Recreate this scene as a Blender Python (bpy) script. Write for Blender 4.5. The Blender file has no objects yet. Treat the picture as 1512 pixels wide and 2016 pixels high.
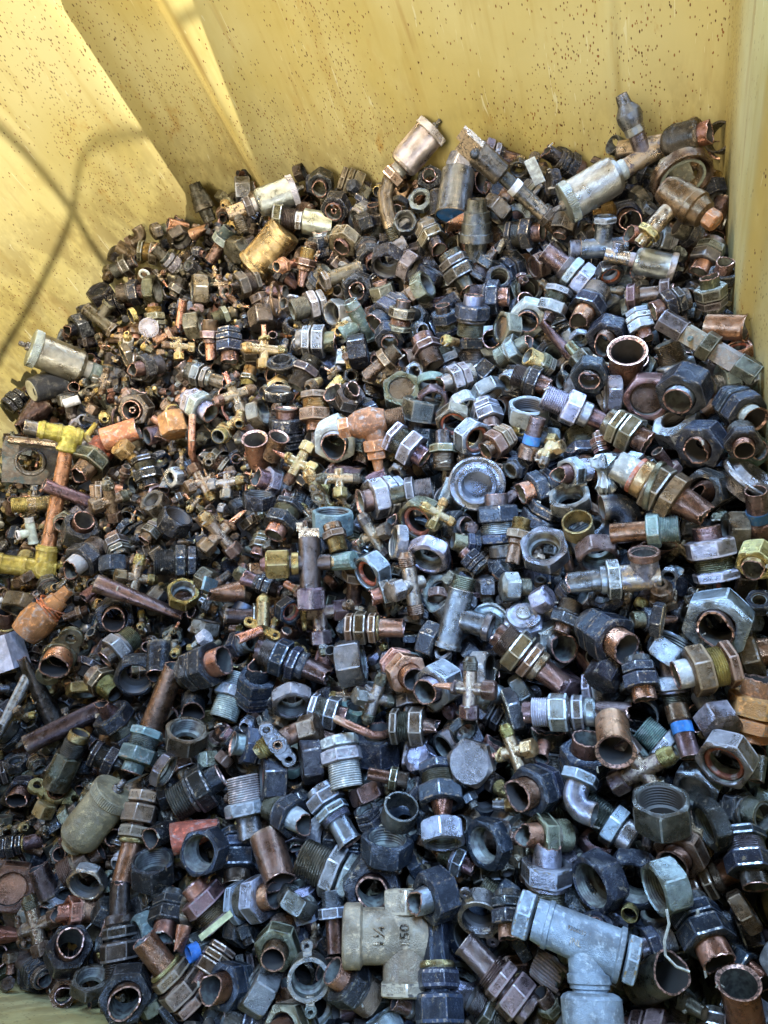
import bpy, math, random, sys
import numpy as np
from mathutils import Matrix, Vector

# ------------------------------------------------------------ camera, light, exposure
sc = bpy.context.scene
R = math.radians
F = 1456.0; CXP, CYP = 756.0, 1008.0
CAMZ = 1.25
_n = np.array([544., -792., -1456.]); UPC = -_n/np.linalg.norm(_n)      # straight up, in camera axes
_f = np.array([0, 0, -1.0]); YC = _f - (_f@UPC)*UPC; YC /= np.linalg.norm(YC)
XC = np.cross(YC, UPC)
M = np.stack([XC, YC, UPC])                                             # camera axes -> world axes
CAM = np.array([0, 0, CAMZ])
cd = bpy.data.cameras.new('camera'); cam = bpy.data.objects.new('camera', cd)
sc.collection.objects.link(cam); sc.camera = cam
mw = Matrix.Identity(4)
for i in range(3):
    for j in range(3): mw[i][j] = M[i][j]
mw.translation = Vector(CAM)
cam.matrix_world = mw
cd.sensor_fit = 'VERTICAL'; cd.sensor_height = 36; cd.lens = F/2016*36
cd.clip_start = 0.02; cd.clip_end = 60

w = bpy.data.worlds.new('World'); sc.world = w; w.use_nodes = True
bg = w.node_tree.nodes['Background']
bg.inputs[0].default_value = (0.62, 0.64, 0.66, 1); bg.inputs[1].default_value = 0.19
def area(name, loc, target, size, power, color, sizey=None):
    l = bpy.data.lights.new(name, 'AREA'); l.energy = power; l.color = color
    l.shape = 'RECTANGLE'; l.size = size; l.size_y = sizey or size
    o = bpy.data.objects.new(name, l); sc.collection.objects.link(o)
    o.location = loc
    o.rotation_euler = (Vector(target)-Vector(loc)).to_track_quat('-Z', 'Y').to_euler()
    return o
area('daylight_opening', (0.75, 0.10, 2.2), (0.24, 0.16, .7), 0.6, 11, (0.28, 0.50, 1.0)).data.spread = R(56)
area('overhead_daylight', (0.80, 1.30, 2.6), (0.38, 0.38, .7), 0.8, 17.5, (0.36, 0.60, 1.0)).data.spread = R(42)
area('roof_light', (-0.45, 1.45, 2.5), (-0.02, 0.98, .7), 0.55, 6.2, (1.0, 0.84, 0.58)).data.spread = R(44)  # added warm fill for the left of the heap, no actual fixture
area('front_light', (-1.0, -0.75, 2.5), (0.30, 0.78, 1.0), 0.9, 4.9, (1.0, 0.92, 0.76)).data.spread = R(40)  # added soft fill that brightens the back wall, no actual fixture
KEY = (1.25, -0.42, 2.45)
kl = bpy.data.lights.new('hall_lamp', 'SPOT'); kl.energy = 470; kl.color = (1.0, 0.95, 0.82); kl.spot_size = R(36); kl.spot_blend = .75; kl.shadow_soft_size = .008
key = bpy.data.objects.new('hall_lamp', kl); sc.collection.objects.link(key); key.location = KEY
key.rotation_euler = (Vector((-0.10, 1.12, .98))-Vector(KEY)).to_track_quat('-Z', 'Y').to_euler()
sc.view_settings.view_transform = 'Standard'; sc.view_settings.look = 'None'
sc.view_settings.exposure = 0.0; sc.view_settings.gamma = 1.0
sc.cycles.use_denoising = True
sc.cycles.max_bounces = 6; sc.cycles.diffuse_bounces = 3; sc.cycles.glossy_bounces = 3
sc.cycles.caustics_reflective = False; sc.cycles.caustics_refractive = False

# ------------------------------------------------------------ geometry of the place
def surf(X, Y): return CAMZ - 0.563 + 0.144*X - 0.058*Y
def ray(x, y):
    c = np.array([(x-CXP)/F, -(y-CYP)/F, -1.0]); return M@c      # world dir, camera depth 1
def at_surf(x, y, lift=0.0):
    d = ray(x, y)                                                # CAM + t d on z = surf + lift
    t = (-0.563+lift)/(d[2]-0.144*d[0]+0.058*d[1])
    return CAM + t*d, t
def project(P):
    c = (np.asarray(P)-CAM)@M                                    # world -> camera axes
    return CXP+F*c[..., 0]/-c[..., 2], CYP-F*c[..., 1]/-c[..., 2], -c[..., 2]
def frame(x, y, ang, tilt, lift=0.0, roll=90, rt=8):
    P, t = at_surf(x, y, lift)
    r = ray(x, y); r = r/np.linalg.norm(r); c = np.array(_f)
    fw = M@np.array([0, 0, -1.0])
    q = Vector(fw).rotation_difference(Vector(r)).to_matrix()
    q = np.array(q)
    a, b = math.radians(ang), math.radians(tilt)
    z = q@(M@np.array([math.cos(b)*math.cos(a), math.cos(b)*math.sin(a), math.sin(b)]))
    ra = math.radians(roll)
    rb = math.radians(rt); xx = q@(M@np.array([math.cos(rb)*math.cos(ra), math.cos(rb)*math.sin(ra), math.sin(rb)]))
    xx = xx-(xx@z)*z; xx /= np.linalg.norm(xx)
    yy = np.cross(z, xx)
    return P, t, np.stack([xx, yy, z], 1)

# ------------------------------------------------------------ materials
def nt(name):
    m = bpy.data.materials.new(name); m.use_nodes = True
    t = m.node_tree; t.nodes.clear(); return m, t
class NB:
    def __init__(s, t): s.t = t
    def n(s, typ, **kw):
        o = s.t.nodes.new(typ)
        for k, v in kw.items(): setattr(o, k, v)
        return o
    def l(s, a, b): s.t.links.new(a, b)
    def noise(s, vec, scale, detail=3, rough=.55, dist=0):
        o = s.n('ShaderNodeTexNoise'); s.l(vec, o.inputs['Vector'])
        o.inputs['Scale'].default_value = scale; o.inputs['Detail'].default_value = detail
        o.inputs['Roughness'].default_value = rough; o.inputs['Distortion'].default_value = dist
        return o.outputs['Fac']
    def ramp(s, fac, a, b, smooth=True):
        o = s.n('ShaderNodeMapRange'); s.l(fac, o.inputs[0])
        o.inputs[1].default_value = a; o.inputs[2].default_value = b
        if smooth: o.interpolation_type = 'SMOOTHSTEP'
        return o.outputs[0]
    def math(s, op, a, b=None):
        o = s.n('ShaderNodeMath', operation=op)
        for i, v in enumerate((a, b)):
            if v is None: continue
            if isinstance(v, (int, float)): o.inputs[i].default_value = v
            else: s.l(v, o.inputs[i])
        return o.outputs[0]
    def mix(s, f, a, b, mode='MIX'):
        o = s.n('ShaderNodeMix', data_type='RGBA', blend_type=mode)
        for i, v in ((0, f), (6, a), (7, b)):
            if isinstance(v, (int, float)): o.inputs[i].default_value = v
            elif isinstance(v, tuple): o.inputs[i].default_value = v+(1,)
            else: s.l(v, o.inputs[i])
        return o.outputs[2]

def fitting_mat(name, metallic, rough, chips, chipcol, film, filmcol, grain, edge, rvar=.15, grit=.5):
    m, t = nt(name); b = NB(t)
    oi = b.n('ShaderNodeObjectInfo'); tc = b.n('ShaderNodeTexCoord')
    ofs = b.n('ShaderNodeVectorMath', operation='MULTIPLY_ADD')
    cmb = b.n('ShaderNodeCombineXYZ')
    for k in range(3): b.l(oi.outputs['Random'], cmb.inputs[k])
    ofs.inputs[1].default_value = (37, 91, 53); b.l(cmb.outputs[0], ofs.inputs[0]); b.l(tc.outputs['Object'], ofs.inputs[2])
    v = ofs.outputs[0]
    big = b.noise(v, 2.2, 3); mid = b.noise(v, 7, 4, .6); fine = b.noise(v, 38, 3, .7)
    geo = b.n('ShaderNodeNewGeometry')
    col = oi.outputs['Color']
    dark = b.mix(1.0, col, (.55, .53, .52), 'MULTIPLY')
    c1 = b.mix(b.ramp(big, .35, .68), dark, col)
    c1 = b.mix(b.math('MULTIPLY', b.ramp(mid, .50, .72), grain), c1, b.mix(1.0, col, (1.9, 1.75, 1.6), 'MULTIPLY'))
    fl = b.math('MULTIPLY', b.ramp(b.noise(v, 3.4, 5, .65, .6), .50, .70), film)
    c2 = b.mix(fl, c1, filmcol)
    ed = b.ramp(geo.outputs['Pointiness'], .555, .63)
    ed = b.math('MULTIPLY', b.math('MULTIPLY', ed, b.ramp(mid, .36, .52)), edge)
    cn = b.noise(v, 5.5, 6, .72, .8)
    ch = b.math('MAXIMUM', b.math('MULTIPLY', b.ramp(cn, .60, .62), chips), ed)
    c3 = b.mix(ch, c2, chipcol)
    vo = b.n('ShaderNodeTexVoronoi'); b.l(v, vo.inputs['Vector']); vo.inputs['Scale'].default_value = 26
    sp = b.math('MULTIPLY', b.math('LESS_THAN', vo.outputs['Distance'], .16), b.ramp(big, .45, .6))
    sp = b.math('MULTIPLY', sp, grit)
    c4 = b.mix(sp, c3, (.42, .40, .36))
    p = b.n('ShaderNodeBsdfPrincipled'); b.l(c4, p.inputs['Base Color'])
    mt = b.math('SUBTRACT', 1.0, b.math('MAXIMUM', fl, sp))
    b.l(b.math('MULTIPLY', mt, b.math('MAXIMUM', b.math('MULTIPLY', ch, .85), metallic)), p.inputs['Metallic'])
    rr = b.math('ADD', b.math('MULTIPLY', b.math('SUBTRACT', fine, .5), rvar*2), b.math('ADD', rough, b.math('MULTIPLY', fl, .3)))
    rr = b.math('ADD', rr, b.math('MULTIPLY', b.math('SUBTRACT', big, .5), .5))
    rr = b.math('MINIMUM', b.math('MAXIMUM', rr, .17), .9)
    b.l(rr, p.inputs['Roughness'])
    bp = b.n('ShaderNodeBump'); bp.inputs['Strength'].default_value = .42; bp.inputs['Distance'].default_value = .02
    hgt = b.math('ADD', b.math('MULTIPLY', mid, .4), b.math('ADD', b.math('MULTIPLY', fine, .45), b.math('MULTIPLY', sp, .5)))
    hgt = b.math('SUBTRACT', hgt, b.math('MULTIPLY', ch, .25))
    b.l(hgt, bp.inputs['Height']); b.l(bp.outputs[0], p.inputs['Normal'])
    o = b.n('ShaderNodeOutputMaterial'); b.l(p.outputs[0], o.inputs[0])
    return m
MAT = {
 'paint': fitting_mat('chipped_paint', .35, .20, .65, (.36, .28, .18), .22, (.21, .20, .18), .2, 1.0),
 'metal': fitting_mat('tarnished_metal', .95, .31, .18, (.50, .38, .25), .20, (.28, .265, .24), .45, .9),
 'bright': fitting_mat('worn_bright_metal', 1.0, .27, .15, (.30, .22, .10), .12, (.25, .23, .16), .5, .3, grit=.2),
 'cast': fitting_mat('rough_casting', .35, .48, .25, (.16, .10, .06), .30, (.36, .33, .27), .7, .5, grit=.35),
 'alu': fitting_mat('cast_aluminium', 1.0, .34, 0, (.3, .3, .3), .12, (.30, .30, .27), .15, 0, rvar=.1, grit=.12),
 'matte': fitting_mat('crusted_scale', .25, .62, .4, (.30, .16, .08), .6, (.38, .40, .36), .9, .4),
 'plastic': fitting_mat('dirty_plastic', 0, .45, 0, (.3, .3, .3), .35, (.30, .27, .20), .2, 0, grit=.3),
}
STY = {'k': ('paint', (.022, .022, .024)), 'nv': ('paint', (.026, .031, .043)), 'g': ('metal', (.23, .22, .205)),
 'o': ('metal', (.17, .15, .10)), 'n': ('metal', (.22, .145, .09)), 'y': ('metal', (.47, .34, .13)),
 'c': ('metal', (.46, .23, .14)), 'r': ('matte', (.46, .19, .07)), 'v': ('matte', (.13, .18, .15)),
 'w': ('matte', (.38, .37, .33)), 'b': ('metal', (.34, .35, .37)), 'p': ('metal', (.20, .13, .115)),
 'a': ('alu', (.56, .55, .52)), 'Y': ('paint', (.48, .36, .06)), 'd': ('metal', (.10, .085, .07)),
 's': ('matte', (.36, .10, .05)), 'W': ('plastic', (.78, .78, .74)), 'B': ('plastic', (.03, .16, .42)), 'K': ('plastic', (.02, .02, .024)),
 'dc': ('metal', (.22, .125, .09)), 'cc': ('bright', (.80, .40, .24))}
def cutmat():
    m, t = nt('cut_copper_edge'); b = NB(t)
    tc = b.n('ShaderNodeTexCoord'); f = b.noise(tc.outputs['Object'], 12, 3)
    p = b.n('ShaderNodeBsdfPrincipled'); b.l(b.mix(b.ramp(f, .46, .56), (.62, .36, .27), (.17, .11, .085)), p.inputs['Base Color'])
    p.inputs['Metallic'].default_value = .8; p.inputs['Roughness'].default_value = .42
    o = b.n('ShaderNodeOutputMaterial'); b.l(p.outputs[0], o.inputs[0]); return m
CUT = cutmat()
def edgemat():
    m, t = nt('worn_edge'); b = NB(t); tc = b.n('ShaderNodeTexCoord'); oi = b.n('ShaderNodeObjectInfo')
    f = b.noise(tc.outputs['Object'], 9, 4, .7); k = b.ramp(f, .50, .60)
    p = b.n('ShaderNodeBsdfPrincipled'); b.l(b.mix(k, oi.outputs['Color'], b.mix(b.math('FRACT', b.math('MULTIPLY', oi.outputs['Random'], 5.7)), (.34, .33, .32), (.36, .27, .18))), p.inputs['Base Color'])
    b.l(b.math('MULTIPLY', k, .9), p.inputs['Metallic']); p.inputs['Roughness'].default_value = .3
    o = b.n('ShaderNodeOutputMaterial'); b.l(p.outputs[0], o.inputs[0]); return m
EDGE = edgemat()
def innermat():
    m, t = nt('scaled_pipe_bore'); b = NB(t)
    tc = b.n('ShaderNodeTexCoord'); oi = b.n('ShaderNodeObjectInfo')
    f = b.noise(tc.outputs['Object'], 6, 4)
    a = b.mix(b.math('FRACT', b.math('MULTIPLY', oi.outputs['Random'], 7.3)), (.045, .035, .028), (.20, .21, .17))
    p = b.n('ShaderNodeBsdfPrincipled'); b.l(b.mix(b.ramp(f, .35, .65), a, (.06, .05, .042)), p.inputs['Base Color'])
    p.inputs['Roughness'].default_value = .6; p.inputs['Metallic'].default_value = .3
    o = b.n('ShaderNodeOutputMaterial'); b.l(p.outputs[0], o.inputs[0]); return m
BORE = innermat()
def simple(name, rgb, rough=.5, metal=0.0):
    m, t = nt(name); b = NB(t); tc = b.n('ShaderNodeTexCoord')
    f = b.noise(tc.outputs['Object'], 30, 4)
    p = b.n('ShaderNodeBsdfPrincipled')
    b.l(b.mix(b.ramp(f, .3, .7), tuple(c*.75 for c in rgb), rgb), p.inputs['Base Color'])
    p.inputs['Roughness'].default_value = rough; p.inputs['Metallic'].default_value = metal
    o = b.n('ShaderNodeOutputMaterial'); b.l(p.outputs[0], o.inputs[0]); return m

# ------------------------------------------------------------ mesh kit (unit: the hexagon across its flats = 1)
SEX = [-28, -17, -6, 6, 17, 28]
ANG = np.radians([60*k+a for k in range(6) for a in SEX]); NA = len(ANG)
HEXF = np.array([1/math.cos(math.radians(a)) for k in range(6) for a in SEX])
def lathe(prof, closed=True, ang=ANG, hexf=HEXF):
    """prof: (z, r, hex, mat) rings; closed joins the last ring to the first."""
    V = []; Fc = []; Mt = []; rings = []
    na = len(ang)
    for (z, r, h, mt) in prof:
        if r < 1e-5: rings.append([len(V)]); V.append((0, 0, z)); continue
        rr = r*hexf if h == 1 else (np.minimum(r*hexf, h) if h > 1e-6 and h != 1 else r*np.ones(na))
        rings.append(list(range(len(V), len(V)+na)))
        V += [(rr[i]*math.cos(ang[i]), rr[i]*math.sin(ang[i]), z) for i in range(na)]
    n = len(rings)
    for k in range(n if closed else n-1):
        a, c = rings[k], rings[(k+1) % n]; mt = prof[k][3]
        if len(a) == 1 and len(c) == 1: continue
        for i in range(na):
            j = (i+1) % na
            mt = 3 if prof[k][3] == 0 and prof[k][2] == 1 and prof[(k+1) % n][2] == 1 and na == 36 and i % 6 == 5 else prof[k][3]
            if len(a) == 1: Fc.append((a[0], c[j], c[i]))
            elif len(c) == 1: Fc.append((a[i], a[j], c[0]))
            else: Fc.append((a[i], a[j], c[j], c[i]))
            Mt.append(mt)
    return np.array(V, float), Fc, Mt
def join(*parts):
    V = []; Fc = []; Mt = []; o = 0
    for v, f, m in parts:
        V.append(v); Fc += [tuple(i+o for i in q) for q in f]; Mt += m; o += len(v)
    return np.concatenate(V), Fc, Mt
def move(g, loc=(0, 0, 0), rot=None, sc_=None):
    v = g[0].copy()
    if sc_ is not None: v = v*np.array(sc_)
    if rot is not None: v = v@np.array(rot).T
    return v+np.array(loc), g[1], g[2]
def rotm(axis, deg): return np.array(Matrix.Rotation(math.radians(deg), 3, axis))
def hexseg(z0, z1, r=.5, rin=.36, ch=.05, lip=None):
    c = r*1.085
    return lathe([(z0, r*.93, 0, 0), (z0+ch*.6, r, c*1.02, 3), (z0+ch*1.5, r, 1, 0), (z1-ch*1.5, r, 1, 3), (z1-ch*.6, r, c*1.02, 0), (z1, r*.93, 0, 0),
                  (z1, rin+.03, 0, 0), (z1-.03, rin, 0, 1), (z0+.03, rin, 0, 1), (z0, rin+.03, 0, 0)])
def thread(z0, z1, r=.42, rin=.33, n=5, rim=0):
    n = int(n*1.4+.5); P = [(z0, r*.9, 0, 0)]; p = (z1-z0)/n
    for k in range(n):
        P += [(z0+p*(k+.25), r, 0, 0), (z0+p*(k+.45), r, 0, 0), (z0+p*(k+.85), r*.915, 0, 0)]
    P += [(z1, r*.9, 0, rim), (z1, rin, 0, 1), (z0, rin, 0, 1)]
    return lathe(P)
def ring(z0, z1, r=.45, rin=.33, b=.02, mi=1):
    return lathe([(z0, r-b, 0, 0), (z0+b, r, 0, 0), (z1-b, r, 0, 0), (z1, r-b, 0, 0), (z1, rin+b*.5, 0, 0), (z1-b, rin, 0, mi), (z0, rin, 0, mi)])
def deform_end(g, z0, z1, seed, torn=.0, crush=.0, wob=.02, bend=0):
    rs = random.Random(seed); v = g[0]; ph = [rs.uniform(0, 6.28) for _ in range(6)]
    th = np.arctan2(v[:, 1], v[:, 0]); t = np.clip((v[:, 2]-z0)/(z1-z0), 0, 1)
    lump = (np.sin(2*th+ph[0])*.5+np.sin(3*th+ph[1])*.3+np.sin(5*th+ph[2])*.22+np.sin(9*th+ph[3])*.14+np.sin(15*th+ph[4])*.12)
    endm = (t > .93).astype(float)
    v[:, 2] += torn*lump*endm
    rj = np.random.RandomState(seed); v[:, 2] += torn*.22*rj.randn(36)[(np.round((th % 6.2832)/6.2832*36).astype(int)) % 36]*endm*(1 if len(v) < 2000 else 0)
    s = 1+wob*t*(np.sin(2*th+ph[4])+.6*np.sin(3*th+ph[5]))+torn*.25*np.sin(7*th+ph[1])*endm
    v[:, 0] *= s; v[:, 1] *= s
    if crush:
        k = crush*t**1.5; v[:, 0] *= 1-k*.75; v[:, 1] *= 1+k*.38
    return g
def tube(z0, z1, r=.33, th=.03, end='cut', seed=0, rings=5):
    zz = np.linspace(z0, z1, rings+1); P = []
    for z in zz[:-1]: P.append((z, r, 0, 0))
    if end == 'flare':
        P += [(z1-.10, r*1.01, 0, 0), (z1-.03, r*1.13, 0, 0), (z1, r*1.17, 0, 2), (z1, r*1.17-th*.8, 0, 2), (z1-.05, r-th+.02, 0, 1)]
    elif end == 'bead':
        P += [(z1-.05, r, 0, 0), (z1-.03, r*1.06, 0, 0), (z1, r*1.06, 0, 2), (z1, r-th, 0, 1)]
    else:
        P += [(z1-.02, r, 0, 2), (z1, r-.003, 0, 2), (z1, r-th, 0, 2), (z1-.03, r-th, 0, 1)]
    for z in zz[::-1][1:]: P.append((z, r-th, 0, 1))
    g = lathe(P)
    if end == 'torn': deform_end(g, z0, z1, seed, torn=.045, wob=.08)
    elif end == 'crush': deform_end(g, z0, z1, seed, torn=.05, crush=.85, wob=.05)
    elif end == 'half': deform_end(g, z0, z1, seed, torn=.06, crush=.35, wob=.07)
    else: deform_end(g, z0, z1, seed, wob=.012)
    return g
def disc(z0, z1, r, b=.02, dome=0):
    return lathe([(z0, 0, 0, 0), (z0, r-b, 0, 0), (z0+b, r, 0, 0), (z1-b, r, 0, 0), (z1, r-b, 0, 0), (z1+dome*.7, r*.6, 0, 0), (z1+dome, 0, 0, 0)], closed=False)
def sweep(pts, rad, th=0, seg=20, mt=0, cap=True, endmt=2):
    pts = np.array(pts, float); n = len(pts); rad = np.broadcast_to(rad, (n,))
    T = np.gradient(pts, axis=0); T /= np.linalg.norm(T, axis=1)[:, None]
    a = np.array([0, 0, 1.]) if abs(T[0][2]) < .9 else np.array([1., 0, 0])
    N = np.cross(T[0], a); N /= np.linalg.norm(N); Ns = []
    for t in T:
        N = N-(N@t)*t; N /= np.linalg.norm(N); Ns.append(N)
    def shell(rr):
        out = []
        for k in range(n):
            B = np.cross(T[k], Ns[k])
            out.append([pts[k]+rr[k]*(math.cos(2*math.pi*i/seg)*Ns[k]+math.sin(2*math.pi*i/seg)*B) for i in range(seg)])
        return out
    V = [p for r_ in shell(rad) for p in r_]; Fc = []; Mt = []
    def skin(o, flip, m):
        for k in range(n-1):
            for i in range(seg):
                j = (i+1) % seg; q = (o+k*seg+i, o+k*seg+j, o+(k+1)*seg+j, o+(k+1)*seg+i)
                Fc.append(q[::-1] if flip else q); Mt.append(m)
    skin(0, False, mt)
    if th:
        o = len(V); V += [p for r_ in shell(rad-th) for p in r_]; skin(o, True, 1)
        for e in (0, n-1):
            for i in range(seg):
                j = (i+1) % seg; q = (e*seg+i, e*seg+j, o+e*seg+j, o+e*seg+i)
                Fc.append(q[::-1] if e == 0 else q); Mt.append(endmt)
    elif cap:
        for e in (0, n-1):
            q = tuple(e*seg+i for i in range(seg)); Fc.append(q[::-1] if e == 0 else q); Mt.append(mt)
    return np.array(V), Fc, Mt
def ear_plate(r1=.33, L=.95, r2=.22, hole=.11, th=.14, bore=.2):
    """two-hole mounting flange lying in the xy plane, long axis x"""
    n = 40; out = []; 
    for k in range(n):
        a = 2*math.pi*k/n; c, s = math.cos(a), math.sin(a)
        best = 0
        for (cx, rr) in ((-L/2, r2), (0, r1), (L/2, r2)):
            bq = cx*c; disc_ = bq*bq-(cx*cx-rr*rr)
            if disc_ >= 0: best = max(best, bq+math.sqrt(disc_))
        out.append((a, best))
    # smooth hull between the lugs
    pts = np.array([(r*math.cos(a), r*math.sin(a)) for a, r in out])
    rr = np.array([max(r, .22/max(abs(math.sin(a)), .16)*.5) if abs(math.cos(a)) > .5 else r for a, r in out])
    V = []; Fc = []; Mt = []
    # body: a strip of lug rings joined by a web (one piece)
    parts = []
    for cx in (-L/2, L/2):
        parts.append(move(ring(-th/2, th/2, r2, hole, .025, 0), (cx, 0, 0)))
    parts.append(ring(-th/2-.012, th/2+.012, r1, bore, .03, 1))
    for s in (-1, 1):
        x0, x1 = s*(bore+.04), s*(L/2-hole-.02)
        hw0, hw1 = r1*.86, r2*.93
        z = th/2-.008
        v = np.array([(x0, -hw0, -z), (x0, hw0, -z), (x1, hw1, -z), (x1, -hw1, -z), (x0, -hw0, z), (x0, hw0, z), (x1, hw1, z), (x1, -hw1, z)])
        f = [(0, 1, 2, 3), (7, 6, 5, 4), (0, 4, 5, 1), (1, 5, 6, 2), (2, 6, 7, 3), (3, 7, 4, 0)]
        if s < 0: f = [q[::-1] for q in f]
        f = [q[::-1] for q in f]
        parts.append((v, f, [0]*6))
    return join(*parts)
def box(x0, x1, y0, y1, z0, z1, b=.0):
    v = np.array([(x, y, z) for z in (z0, z1) for y in (y0, y1) for x in (x0, x1)], float)
    f = [(0, 2, 3, 1), (4, 5, 7, 6), (0, 1, 5, 4), (2, 6, 7, 3), (0, 4, 6, 2), (1, 3, 7, 5)]
    return v, f, [0]*6
def flare(z0, z1, r=.3, hole=.12):
    """flared brass thread: shoulder, thread, 45 degree nose with a bore"""
    L = z1-z0; P = [(z0, r*.8, 0, 0), (z0+L*.1, r*.8, 0, 0)]
    for k in range(5):
        p = L*.12; zz = z0+L*.12+p*k; P += [(zz+p*.2, r, 0, 0), (zz+p*.45, r, 0, 0), (zz+p*.85, r*.9, 0, 0)]
    P += [(z0+L*.78, r*.82, 0, 0), (z1, hole+.09, 0, 0), (z1, hole, 0, 1), (z1-L*.9, hole, 0, 1), (z1-L*.9, 0, 0, 1)]
    return lathe(P, closed=False)

def make_mesh(name, g, bevel=None):
    v, f, mt = g
    me = bpy.data.meshes.new(name); me.from_pydata([tuple(p) for p in v], [], f)
    me.polygons.foreach_set('material_index', mt); me.polygons.foreach_set('use_smooth', [True]*len(f))
    me.set_sharp_from_angle(angle=math.radians(24))
    me.materials.append(MAT['metal']); me.materials.append(BORE); me.materials.append(CUT); me.materials.append(EDGE)
    me.update(); return me

# ------------------------------------------------------------ the kinds of fitting, each a list of (part name, mesh, role)
TPL = {}
def tpl(code, parts):
    ms = [(nm, make_mesh(nm, g), role, g[0]) for nm, g, role in parts]
    allv = np.concatenate([a[3] for a in ms])
    rs = np.random.RandomState(len(TPL)*7+len(parts))
    # points on every surface, for packing and visibility
    pts = allv[rs.choice(len(allv), min(len(allv), 160), replace=False)]
    TPL.setdefault(code, []).append(dict(parts=[a[:3] for a in ms], pts=pts, ext=np.abs(allv).max(0), lo=allv.min(0), hi=allv.max(0)))
def elbow_pts(r, n=8, a=90, lead=.25, x0=0):
    P = [(0, 0, -lead)]
    for k in range(n+1):
        t = math.radians(a)*k/n; P.append((r*(1-math.cos(t)), 0, r*math.sin(t)))
    e = P[-1]; t = math.radians(a); P.append((e[0]+lead*math.sin(t), 0, e[2]+lead*math.cos(t)))
    return P
ENDS = ['cut', 'torn', 'half', 'flare', 'crush', 'torn']
rs0 = random.Random(5)
# n: union nut, threaded bore and an inner lip
for k, (h, rin, lip) in enumerate([(.50, .40, .30), (.62, .42, .34), (.42, .38, .31), (.55, .41, .28), (.36, .43, .36)]):
    P = [(-h/2, .46, 0, 0), (-h/2+.03, .5, .535, 0), (-h/2+.08, .5, 1, 0), (h/2-.08, .5, 1, 0), (h/2-.03, .5, .535, 0), (h/2, .46, 0, 0), (h/2, rin+.03, 0, 0)]
    zz = h/2-.03
    while zz > -h/2+.20: P += [(zz, rin, 0, 1), (zz-.03, rin-.025, 0, 1)]; zz -= .06
    P += [(-h/2+.17, rin, 0, 1), (-h/2+.14, lip, 0, 1), (-h/2+.02, lip, 0, 1), (-h/2, lip+.02, 0, 0)]
    tpl('n', [('nut_body', deform_end(lathe(P), -h/2, h/2, k, wob=.012), 'm')])
# nc: nut with the torn pipe left in it
for k in range(6):
    h = .55+.08*(k % 3); r = .30+.02*(k % 3)
    tpl('nc', [('hex_nut', hexseg(-h/2-.1, h/2-.1, rin=r+.005), 'm'), ('pipe_stub', tube(-h/2, h/2+[0, .04, .12, .02, .2, .07][k], r, .035, ['torn', 'cut', 'torn', 'torn', 'half', 'torn'][k], k), 'p')])
tpl('ni', [('hex_nut', hexseg(-.45, .2, rin=.345), 'm'), ('pipe_stub', tube(-.4, .33, .34, .03, 'cut', 1), 'p'), ('inner_pipe', tube(-.4, .25, .12, .04, 'torn', 3), 'cc')])
# nr: nut with a red seal ring
for k in range(2):
    tpl('nr', [('nut_body', hexseg(-.3, .25, rin=.40), 'm'), ('seal_ring', ring(.06, .16, .398, .30, .03, 0), 's')])
# nd: nut or cap with a plate closing it
for k in range(2):
    tpl('nd', [('hex_nut', hexseg(-.35, .2, rin=.36+.02*k), 'm'), ('blanking_disc', disc(-.1, .13-.05*k, .355+.02*k, .02, .02), 'p')])
# c: solid hexagon cap, some with a short neck
tpl('c', [('cap_body', lathe([(-.4, 0, 0, 0), (-.4, .44, 0, 0), (-.36, .5, .54, 0), (-.28, .5, 1, 0), (.30, .5, 1, 0), (.38, .5, .535, 0), (.42, .44, 0, 0), (.43, 0, 0, 0)], closed=False), 'm')])
tpl('c', [('cap_body', lathe([(-.3, 0, 0, 0), (-.3, .46, 0, 0), (-.25, .5, 1, 0), (.2, .5, 1, 0), (.28, .5, .54, 0), (.34, .42, 0, 0), (.40, .30, 0, 0), (.41, 0, 0, 0)], closed=False), 'm'), ('neck', thread(-.75, -.3, .34, .2, 5), 't')])
tpl('c', [('cap_body', lathe([(-.2, 0, 0, 0), (-.2, .46, 0, 0), (-.15, .5, 1, 0), (.3, .5, 1, 0), (.38, .5, .53, 0), (.42, .43, 0, 0), (.42, 0, 0, 0)], closed=False), 'm'), ('pipe_stub', tube(-.2, -.85, .28, .04, 'cut', 2), 'p')])
# hx: hexagon plug seen by its head
tpl('hx', [('plug_head', lathe([(.0, 0, 0, 0), (.0, .47, 0, 0), (.04, .5, 1, 0), (.3, .5, 1, 0), (.36, .46, 0, 0), (.37, 0, 0, 0)], closed=False), 'm'), ('threaded_shank', thread(-.75, 0, .38, .28, 8), 't')])
# r: plain ring / ferrule
tpl('r', [('ring_body', ring(-.16, .16, .5, .42, .03), 'm')])
tpl('r', [('ring_body', ring(-.3, .3, .5, .43, .02, 0), 'm')])
tpl('tr', [('ring_body', sweep([(.46*math.cos(a), .46*math.sin(a), 0) for a in np.linspace(0, 6.283, 33)], .045, seg=16), 'm')])
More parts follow.
